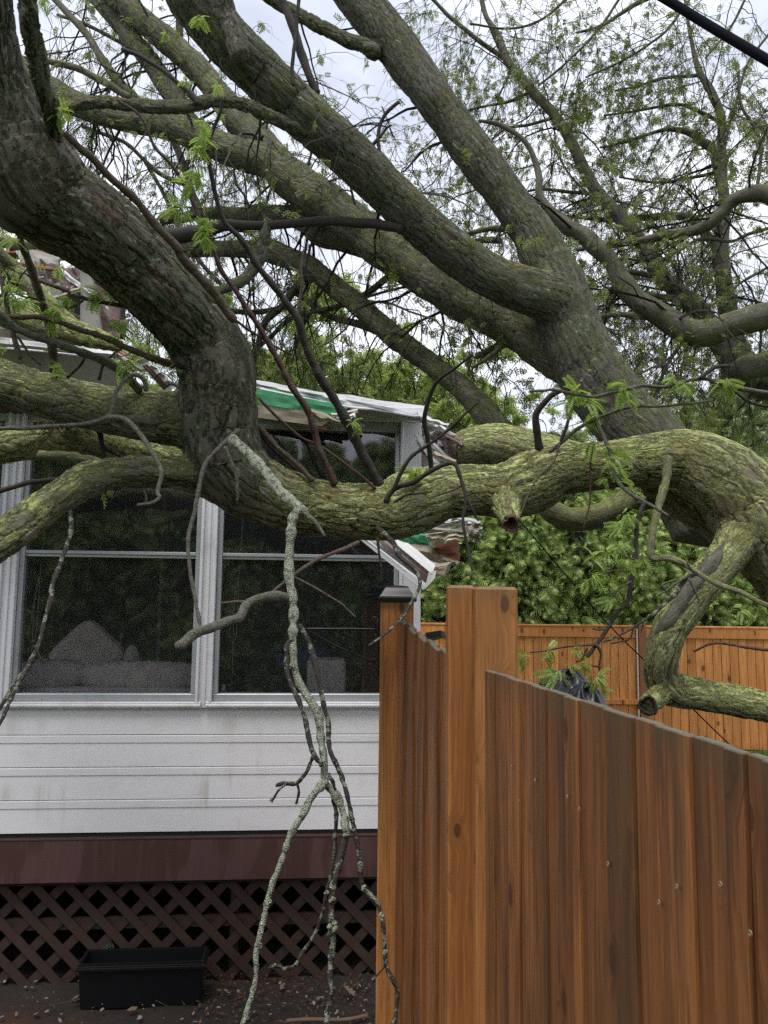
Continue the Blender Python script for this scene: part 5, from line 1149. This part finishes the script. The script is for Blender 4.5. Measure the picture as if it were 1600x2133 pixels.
B7 = Lb([(640, 282, 14), (620, 270, 14), (552, 238, 13), (525, 224, 12), (455, 209, 13), (367, 224, 13), (280, 220, 12), (189, 213, 12), (142, 228, 13)], [4.4, 4.35, 4.2, 4.15, 4.05, 3.95, 3.9, 3.85, 3.8], 'bark_grey', 'branch', cap1='flat')
B8 = Lb([(255, 101, 5), (315, 130, 5), (367, 168, 5), (406, 203, 6), (412, 215, 6)], 3.95, 'twig_dark', 'branch')
B9 = Lb([(500, -60, 12), (570, 0, 12), (657, 49, 13), (727, 84, 13), (785, 112, 16)], (5.3, 5.4), 'bark_grey')
B10 = Lb([(575, -20, 8), (591, 5, 8), (615, 70, 9), (629, 115, 9), (645, 160, 8), (658, 195, 8)], 4.4, 'twig_dark', 'branch')
B10b = Lb([(624, -20, 4), (622, 0, 4), (615, 87, 4), (608, 136, 4), (612, 180, 4)], 4.2, 'twig_dark', 'branch')
B2d = Lb([(455, -40, 16), (466, 0, 17), (484, 60, 18), (500, 115, 20)], 4.1, 'bark_dark')
for a, b_ in ((BM, B2), (BM, B3), (B3, B3b), (B3, B3c), (B3, B5), (B2, B2d), (BM, B9)): fuse(a, b_)
bl = [BM, B2, B3, B3b, B3c, B4, B5, B6, B7, B8, B9, B10, B10b, B2d]
for L in bl: place(L, L.nm, M[L.mat], back)
# red cut end
e = P(139, 228, 3.79); disc('cut_end', e, P(120, 240, 3.6) - P(142, 228, 3.79), 13.5 * 3.8 / F, M['cut_wood'], back, 5)
thin_back = []
BX = Lb([(556, 470, 10), (552, 492, 13), (546, 522, 13), (531, 555, 12), (500, 585, 11), (460, 605, 9), (425, 616, 8), (395, 640, 5)], (4.6, 4.4), 'bark_grey', 'branch'); place(BX, 'branch', M['bark_grey'], back)
def Tb(pts, r0, r1, Z, root=back, mat='bark_far', store=thin_back):
    n = len(pts); A = [(x, y, r0 + (r1 - r0) * i / (n - 1)) for i, (x, y) in enumerate(pts)]
    L = limb(A, Z, 7, 1.2, .08, minseg=6, maxseg=24); place(L, 'branch', M[mat], root); store.append(L)
Tb([(283, 206), (245, 168), (210, 119), (168, 56), (115, 0), (80, -40)], 10, 6, (6.4, 6.8)); Tb([(270, 206), (196, 161), (157, 140), (91, 126), (40, 120)], 8, 5, (6.2, 6.4))
Tb([(801, 693), (745, 676), (675, 651), (633, 623), (600, 600)], 10, 5, (5.8, 6.2)); Tb([(825, 560), (811, 574), (755, 616), (692, 641), (605, 665), (563, 704), (520, 735)], 8, 4, (5.6, 6.4))
Tb([(655, 570), (615, 602), (591, 637), (559, 665), (542, 704), (531, 746), (525, 800)], 10, 5, (5.9, 6.4)); Tb([(1075, 715), (1046, 720), (1014, 746), (985, 765)], 7, 3, 5.2); Tb([(1070, 712), (1040, 716), (990, 742)], 7, 6, 5.3)
Tb([(650, 190), (560, 120), (500, 60), (450, -20)], 6, 4, (6.5, 7)); Tb([(380, 0), (372, 60), (380, 130), (410, 170)], 8, 9, 6.6)
Tb([(365, 300), (395, 390), (420, 460), (440, 510)], 8, 10, (6.8, 6.4)); Tb([(300, 330), (350, 420), (400, 520), (470, 600)], 4, 5, (6.8, 6.4))
Tb([(400, 203), (300, 120), (200, 60), (120, 30)], 5, 3, 7); Tb([(170, 260), (260, 300), (330, 360), (380, 380)], 4, 5, 6.5)
Tb([(300, 540), (380, 600), (450, 640), (530, 650), (600, 640)], 5, 6, 6.2); Tb([(780, 300), (800, 270), (815, 262)], 4, 2, 4.5, mat='twig_dark'); Tb([(792, 322), (787, 280), (800, 240), (830, 215)], 4, 4, 4.5, mat='twig_dark')

# ------------------------------------------------------------------ the farther right tree
rroot = P(1700, 1300, 6.6)
rt = empty('spreading_tree', 'pale barked tree with curved limbs reaching in from the right behind the cable', 'tree', (float(rroot[0]), float(rroot[1]), 0))
R_ = []
def Lr(pts, Z, **kw): L = limb(pts, Z, 4.5, 1.0, .06); L.mat = 'bark_far'; R_.append(L); return L
R12 = Lr([(1560, 800, 28), (1523, 746, 25), (1495, 704, 21), (1460, 651, 19), (1418, 613, 17), (1372, 567, 15), (1341, 512, 14), (1295, 455, 14), (1250, 406, 13), (1218, 357, 12), (1194, 304, 11), (1159, 245, 10), (1110, 189, 9), (1057, 126, 8), (1040, 77, 6), (1010, 30, 5), (995, -30, 4)], (6.4, 7.6))
R13 = Lr([(1700, 640, 28), (1607, 655, 27), (1530, 672, 27), (1477, 692, 28), (1435, 691, 26), (1390, 665, 24), (1337, 630, 22), (1299, 592, 21), (1278, 550, 18), (1236, 507, 18), (1180, 469, 15), (1127, 413, 9), (1124, 367, 7), (1110, 322, 6), (1082, 283, 5), (1040, 259, 5), (1000, 250, 3)], (5.6, 6.6))
R14 = Lr([(1620, 820, 34), (1565, 775, 32), (1537, 739, 27), (1526, 690, 21), (1509, 609, 17), (1502, 550, 17), (1502, 507, 16), (1509, 437, 12), (1505, 367, 10), (1502, 308, 9), (1502, 238, 8), (1484, 196, 8), (1456, 147, 6), (1442, 94, 4), (1430, 20, 3), (1425, -30, 2.5)], (6.5, 7.6))
R15 = Lr([(1700, 740, 32), (1620, 752, 28), (1560, 765, 26), (1535, 775, 22)], 6.0)
R16 = Lr([(1700, 430, 24), (1600, 406, 19), (1565, 404, 17), (1530, 416, 13), (1495, 451, 13), (1460, 476, 12), (1390, 490, 10), (1337, 500, 8), (1264, 511, 6), (1200, 520, 4)], (5.8, 6.6))
R17 = Lr([(1500, 510, 10), (1484, 504, 10), (1442, 458, 9), (1390, 451, 8), (1320, 455, 7), (1250, 458, 5), (1180, 450, 3)], (7, 7.3))
R19 = Lr([(1502, 385, 9), (1488, 325, 9), (1467, 297, 9), (1435, 276, 7), (1372, 273, 4), (1285, 301, 3), (1250, 308, 2)], (7.3, 7.5))
for a, b_ in ((R12, R14), (R14, R15), (R14, R19), (R12, R17)): fuse(a, b_)
for L in R_: place(L, 'limb', M[L.mat], rt)
thin_r = []
for args in (([(1610, 470), (1558, 490), (1523, 504), (1460, 497), (1411, 525), (1355, 549)], 4, 3, 6.2), ([(1460, 157), (1390, 161), (1337, 175), (1280, 190)], 4, 2, 7.5), ([(1400, -20), (1341, 0), (1292, 31), (1250, 56), (1200, 65)], 6, 2.5, 7.0), ([(1290, 600), (1257, 613), (1225, 632), (1205, 660)], 9, 5, 6.2),
             ([(1345, 660), (1285, 655), (1243, 665), (1225, 680)], 7, 4, 6.0), ([(1360, 576), (1302, 564), (1280, 560)], 6, 5, 6.6), ([(1410, 621), (1370, 618), (1325, 611)], 7, 6, 6.5), ([(1579, 400), (1586, 315), (1575, 273), (1545, 220), (1540, 150)], 4, 2.5, 6.3), ([(1050, 120), (1018, 35), (1004, 0), (990, -40)], 5, 3, 7.6),
             ([(1050, 124), (990, 80), (965, 59), (902, 0), (870, -30)], 5, 3, 7.6), ([(1430, 700), (1390, 760), (1340, 860), (1250, 920)], 5, 2, 6.0), ([(1435, 705), (1420, 780), (1380, 880)], 4, 2, 6.0), ([(1600, 560), (1540, 590), (1500, 640)], 3, 2, 6.3), ([(1160, 245), (1100, 260), (1050, 270), (1000, 320)], 3.5, 2, 7.5),
             ([(1110, 190), (1060, 210), (1010, 220), (940, 240)], 3.5, 2, 7.5), ([(1250, 405), (1180, 400), (1120, 395), (1060, 410)], 4.5, 2, 7.3), ([(1150, 455), (1090, 470), (1020, 500)], 4, 2, 6.8), ([(1040, 500), (1000, 500), (950, 515)], 8, 5, 5.6), ([(1075, 480), (1020, 475), (960, 490)], 7, 4, 5.8),
             ([(1380, 480), (1280, 440), (1200, 380), (1150, 300)], 3, 1.5, 7), ([(1610, 60), (1560, 130), (1530, 230), (1510, 300)], 3, 2.5, 7), ([(1300, -20), (1250, 60), (1180, 130), (1120, 180)], 3, 2, 7.2), ([(1200, -20), (1130, 40), (1060, 60), (980, 50)], 3, 2, 7.2), ([(1560, -20), (1520, 60), (1470, 120)], 3, 2, 7), ([(1450, -20), (1380, 70), (1290, 130), (1220, 160)], 3, 2, 7),
             ([(1500, 250), (1420, 220), (1340, 230), (1260, 240)], 4, 2, 7.4), ([(1505, 360), (1440, 370), (1370, 380), (1290, 370)], 4, 2, 7.4)):
    Tb(args[0], args[1], args[2], args[3], rt, 'bark_far', thin_r)

# fine twigs of both trees: everything smaller is grown from the traced limbs
def chain_sets(Ls, k=9):
    out = []
    for L in Ls:
        n = len(L.C); i = np.linspace(0, n - 1, max(2, int(n / 10))).astype(int); out.append((L.C[i], L.R[i]))
    return out
def crown(Ls, per_m, root, seed, l1=(.5, 1.3), droop=.55, leaf_per=9, leaf_size=.045, dens2=5, dens3=2.2, mat='leaf_far', rmin=.0034, topfrac=0.0, bias=None, spread=1.0, zmin=2.85, thick=1.0):
    r = np.random.default_rng(seed); st = []; di = []; ra = []
    for L in Ls:
        seg = np.linalg.norm(np.diff(L.C, axis=0), axis=1); cum = np.concatenate([[0], np.cumsum(seg)]); n = max(1, int(cum[-1] * per_m)); u = r.uniform(0, cum[-1], n); i = np.clip(np.searchsorted(cum, u) - 1, 0, len(L.C) - 2)
        T_ = unit(L.C[i + 1] - L.C[i]); A, B = ortho(T_, r); st.append(L.C[i] + A * L.R[i][:, None] * .6); di.append(unit(A + .5 * T_ * r.choice([-1, 1], (n, 1)) + np.array([0, 0, .15]))); ra.append(np.clip(L.R[i] * .22, .005, .013) * thick)
    st, di, ra = np.vstack(st), np.vstack(di), np.concatenate(ra)
    if bias is not None: di = unit(di + np.array(bias))
    s1 = grow(st, di, r.uniform(*l1, len(st)), ra, steps=9, droop=droop, wig=.42, r=r)
    s2 = spawn(*s1, dens2, l1[0] * .5, l1[1] * .65, .5, spread, r=r, minr=rmin, steps=7, droop=droop * 1.3, wig=.5)
    s3 = spawn(*s2, dens3, .10, .30, .6, 1.0, r=r, minr=rmin * .75, steps=4, droop=droop, wig=.55)
    keep = lambda s_: tuple(a[s_[0][..., 2].min(1) > zmin] for a in s_)
    s1, s2, s3 = keep(s1), keep(s2), keep(s3)
    V, Fq = twig_arrays([s1, s2, s3]); o0 = np.array(root.location)
    link('twigs', mesh_np('twigs', V - o0, Fq, {'bark': V}), M['twig_far'], root, kind='stuff')
    if leaf_per > 0:
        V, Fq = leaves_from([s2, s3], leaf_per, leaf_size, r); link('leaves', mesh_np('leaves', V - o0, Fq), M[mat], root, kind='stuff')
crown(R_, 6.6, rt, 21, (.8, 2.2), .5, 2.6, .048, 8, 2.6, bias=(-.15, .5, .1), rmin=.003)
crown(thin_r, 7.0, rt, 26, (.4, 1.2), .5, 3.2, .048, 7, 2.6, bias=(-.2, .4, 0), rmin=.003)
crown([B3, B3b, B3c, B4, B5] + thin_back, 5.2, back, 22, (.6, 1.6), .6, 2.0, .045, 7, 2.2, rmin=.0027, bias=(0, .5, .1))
crown([BM, B2, B9], 1.8, back, 23, (.5, 1.4), .2, 1.8, .045, 5, 2.2, bias=(0, 1.3, .3), rmin=.003)
crown(CROWN_LEFT, 9, tree, 25, (.2, .5), .1, 4, .035, 4, 1.5, mat='leaf_near', rmin=.0012, bias=(0, .4, .4), zmin=2.2)
# weeping twigs under the lower limbs
crown([B4, thin_back[2], thin_back[3], thin_back[4], B3], 2.6, back, 24, (.9, 1.9), 1.7, .7, .042, 6, 1.6, bias=(0, .4, -.6), spread=.5, rmin=.0024, thick=.65)

# ------------------------------------------------------------------ pale leafing trees far behind
def far_tree(px, Zd, h, label, seed, cr=2.8, leafs=60000):
    q = P(px, 1250, Zd); t = empty('leafing_tree', label, 'tree', (float(q[0]), float(q[1]), 0)); r = np.random.default_rng(seed)
    m = trunk_mesh(h * .7, .16, .05, seed, .15); link('trunk', m, M['bark_far'], t)
    n = 46; st = np.stack([r.normal(0, .1, n), r.normal(0, .1, n), r.uniform(.3, .7, n) * h], -1); di = np.stack([r.normal(0, 1, n), r.normal(0, 1, n), r.uniform(.1, .9, n)], -1)
    s1 = grow(st, di, r.uniform(.6, 1.2, n) * cr, np.full(n, .035), steps=9, droop=.05, wig=.35, r=r); s2 = spawn(*s1, 9, .5, 1.3, .45, 1.1, r=r, minr=.006, steps=6, droop=.2, wig=.5); s3 = spawn(*s2, 3.0, .2, .55, .6, 1.0, r=r, minr=.004, steps=4, droop=.5, wig=.5)
    V, Fq = twig_arrays([s1, s2, s3]); link('branches', mesh_np('branches', V, Fq, {'bark': V}), M['twig_far'], t, kind='stuff')
    per = leafs / 3 / np.linalg.norm(np.diff(s3[0], axis=1), axis=2).sum(); V, Fq = leaves_from([s3], per, .14, r, frac=.1); link('leaves', mesh_np('leaves', V, Fq), M['leaf_back'], t, kind='stuff')
far_tree(600, 15, 8.4, 'pale green leafing tree behind the porch roof left of the other one', 31)
far_tree(820, 16, 8.6, 'pale green leafing tree behind the right end of the porch roof', 32)
far_tree(1010, 19, 7.8, 'pale leafing tree low behind the slanting thin trunk', 33, 2.6, 22000)
far_tree(330, 14, 7.5, 'leafing tree behind the thick dark limb at left', 34, 2.4, 22000)
far_tree(1420, 19, 8.0, 'leafing tree behind the dark evergreens at right', 35, 3.2, 22000)

# ------------------------------------------------------------------ cable, wire, bags, small things
wire('utility_cable', [P(1180, -120, .95), P(1360, -18, .9), P(1480, 55, .86), P(1640, 150, .8), P(1800, 250, .76)], .0053, M['rubber'], None, 16, .03, label='thick black utility cable crossing the top right corner', cat='cable')
wire('thin_wire', [P(1085, 1087, 2.66), P(1162, 1178, 2.7), P(1267, 1300, 2.72), P(1355, 1388, 2.7), P(1463, 1496, 2.65), P(1560, 1590, 2.6)], .0022, M['rubber'], None, 6, .03, label='thin dark wire slanting down from the hollow stub past the curled limb', cat='wire')
def bag(name, px, py, Z, w_, h_, label, seed):
    r = np.random.default_rng(seed); n, k = 26, 44; th = np.linspace(-math.pi / 2, math.pi / 2, n)[:, None]; ph = np.linspace(0, 2 * math.pi, k, endpoint=False)[None]
    rr = 1 + .035 * np.sin(ph * 9 + 3 * np.sin(th * 2 + 1)) * np.cos(th) ** .5 + .02 * np.sin(ph * 17 + th * 5) + .09 * np.sin(ph * 3 + th * 4 + seed)
    X = w_ / 2 * rr * np.cos(th) * np.cos(ph); Y = w_ / 2.4 * rr * np.cos(th) * np.sin(ph); Z_ = h_ / 2 * (np.sin(th) + 1) * np.ones_like(ph) * (1 + .05 * np.sin(ph * 5))
    X = X + .12 * w_ * (Z_ / h_)
    V = np.stack([X, Y, Z_], -1).reshape(-1, 3); i = np.arange(n - 1)[:, None] * k; j = np.arange(k)[None]; Q = np.stack([i + j, i + (j + 1) % k, i + k + (j + 1) % k, i + k + j], -1).reshape(-1, 4)
    q = P(px, py, Z); return link(name, mesh_np(name, V, Q, smooth=True), M['bag'], None, label=label, cat='bag', loc=(float(q[0]), float(q[1]), float(q[2]) - h_))
bag('trash_bag', 1165, 1402, 3.3, .30, .42, 'shiny black bag heaped behind the near fence under the leafy twigs', 2)
bag('trash_bag', 1205, 1430, 3.2, .24, .40, 'smaller black bag right of the shiny heaped one behind the near fence', 4)
debris('bin_lid', 'black bin lid edge sticking up between the capped post and the narrow post', 'bin lid', [(886, 1318, 3.6), (918, 1313, 3.6), (926, 1316, 3.9), (888, 1326, 3.9)], M['black_plastic'], th=.03, nx=6, ny=4)

# ground litter
def scatter(name, n, xr, yr, size, mat, seed, label, cat, flat=.25):
    r = np.random.default_rng(seed); tv = np.array([(-1, -.3, 0), (0, -.5, .15), (1, -.1, 0), (.6, .5, .1), (-.5, .5, 0)]); tf = np.array([[0, 1, 2, 3, 4]])
    Pn = np.stack([r.uniform(*xr, n), r.uniform(*yr, n), np.full(n, GZ + .022)], -1); a = r.uniform(0, 6.28, n); A = np.stack([np.cos(a), np.sin(a), r.normal(0, flat, n)], -1); B = np.stack([-np.sin(a), np.cos(a), r.normal(0, flat, n)], -1); Cc = np.cross(A, B)
    V, Fq = instance_mesh(tv, tf, Pn, unit(A), unit(B), Cc, size * r.uniform(.3, 1.5, n)); return link(name, mesh_np(name, V, Fq), mat, None, label=label, cat=cat, kind='stuff')
scatter('leaf_litter', 1800, (-.8, .1), (2.6, 3.7), .007, M['leaf_litter'], 1, 'reddish leaf litter on the soil below the porch', 'leaf litter')
scatter('soil_crumbs', 500, (-1.9, .1), (2.3, 3.6), .009, M['stone'], 2, 'small pale stones and crumbs on the dark soil', 'stones')
scatter('dead_leaves', 60, (-1.9, .1), (2.5, 3.6), .016, M['nest'], 3, 'scattered dead brown leaves on the soil', 'dead leaves', .5)
N_ = 60; st = np.stack([rng.uniform(-1.9, .05, N_), rng.uniform(2.5, 3.5, N_), np.full(N_, GZ + .03)], -1); Pn, Rn = grow(st, rng.normal(0, 1, (N_, 3)) * np.array([1, 1, .05]), rng.uniform(.04, .2, N_), np.full(N_, .0022), steps=5, droop=0, wig=.25)
V, Fq = twig_arrays([(Pn, Rn)]); link('fallen_twigs', mesh_np('fallen_twigs', V, Fq, {'bark': V}), M['twig_brown'], None, kind='stuff', label='thin broken twigs lying on the soil', cat='twigs')
def maple(px, py, Zd, s_, label):
    pts = [(0, -1), (.15, -.55), (.6, -.7), (.5, -.35), (1, -.1), (.7, .1), (.8, .5), (.4, .35), (.2, .55), (0, 1), (-.2, .5), (-.5, .45), (-.75, .55), (-.65, .1), (-1, -.05), (-.5, -.3), (-.6, -.65), (-.15, -.5)]
    V = [(x, y, .15 * (x * x) - .1 * y) for x, y in pts] + [(0, 0, 0)]; V2 = [(x, y, z - .02) for x, y, z in V]; n = len(pts)
    Fs = [(i, (i + 1) % n, n) for i in range(n)] + [((i + 1) % n + n + 1, i + n + 1, n + n + 1) for i in range(n)] + [((i + 1) % n, i, i + n + 1, (i + 1) % n + n + 1) for i in range(n)]
    m = bpy.data.meshes.new('maple_leaf'); m.from_pydata(V + V2, [], Fs); q = P(px, py, Zd)
    o = link('maple_leaf', m, M['dead_leaf'], None, label=label, cat='leaf', loc=(float(q[0]), float(q[1]), GZ + .04)); o.scale = (s_,) * 3; o.rotation_euler = (.45, .5, .9); return o
maple(728, 2038, 3.3, .042, 'large pale dead maple leaf leaning on the lattice near the fence post')
debris('paper_scrap', 'white paper scrap behind the lattice near the fence post', 'paper scrap', [(722, 1965, 3.75), (742, 1960, 3.75), (740, 1992, 3.75), (720, 1985, 3.75)], M['paper'], th=.002, nx=6, ny=6, crumple=.02, seed=71)
debris('paper_scrap', 'larger grey scrap behind the lattice above the maple leaf', 'paper scrap', [(700, 1985, 3.72), (722, 1998, 3.72), (700, 2030, 3.72), (688, 2000, 3.72)], M['paper'], th=.002, nx=6, ny=6, crumple=.02, seed=72)
def stone(px, py, Zd, r_, label):
    bm = bmesh.new(); bmesh.ops.create_icosphere(bm, subdivisions=3, radius=1)
    for v in bm.verts: v.co *= (1 + .12 * math.sin(v.co.x * 4 + 1) + .08 * math.cos(v.co.y * 5)) ; v.co.z *= .7
    m = bpy.data.meshes.new('stone'); bm.to_mesh(m); bm.free(); q = P(px, py, Zd); o = link('stone', m, M['paper'], None, label=label, cat='stone', loc=(float(q[0]), float(q[1]), max(r_ * .6, float(q[2])))); o.scale = (r_,) * 3; return o
stone(224, 1974, 3.62, .035, 'round white stone showing through the lattice above the planter')
wire('garden_hose', [P(600, 2040, 3.1) * np.array([1, 1, 0]) + [0, 0, GZ + .025], P(650, 2052, 3.1) * np.array([1, 1, 0]) + [0, 0, GZ + .03], P(720, 2058, 3.1) * np.array([1, 1, 0]) + [0, 0, GZ + .03], P(765, 2048, 3.15) * np.array([1, 1, 0]) + [0, 0, GZ + .02]], .008, M['nest'], None, 8, .02, label='thin brown root or hose lying on the soil by the lattice', cat='hose')
pst = P(680, 2115, 3.0)
box('paving_slab', (-.22, .22, -.16, .16, 0, .03), M['stone'], None, bev=.008, label='mossy stone slab in the soil at the foot of the fence post', cat='paving slab', loc=(float(pst[0]), 2.95, GZ), rot=(0, 0, .2))
# grass at the foot of the back fence
N_ = 9000; r = np.random.default_rng(8)
gx = r.uniform(bx(1250), bx(1700), N_); gy = r.uniform(4.2, by - .1, N_); gp = np.stack([gx, gy, np.full(N_, .01)], -1)
gd = unit(np.stack([r.normal(0, .3, N_), r.normal(0, .3, N_), np.ones(N_)], -1)); A, B = ortho(gd, r)
gv = np.array([(0, -.06, 0), (0, .06, 0), (.55, .04, .05), (.55, -.04, .05), (1, 0, .2), (1, .005, .2)]); gf = np.array([[0, 1, 2, 3], [3, 2, 5, 4]])
V, Fq = instance_mesh(gv, gf, gp, gd, A, B, .09 * r.uniform(.5, 1.3, N_)); link('grass', mesh_np('grass', V, Fq), M['grass'], None, kind='stuff', label='short green grass in front of the orange back fence', cat='grass')
# the hedge behind the photographer, seen only as a reflection in the panes
for i in range(12):
    t = empty('reflected_cedar', 'tall green cedar of the row behind the viewer, mirrored in the window panes', 'cedar tree', (-7.4 + i * 1.15, -7.6 + rnd.uniform(-.3, .3), 0), rnd.uniform(0, 6), 'cedars behind the viewer mirrored in the glass')
    t.scale = (1.35, 1.35, 1.25); link('foliage', cm[i % 3], None, t); link('shade_core', core, None, t); link('trunk', tm, None, t)
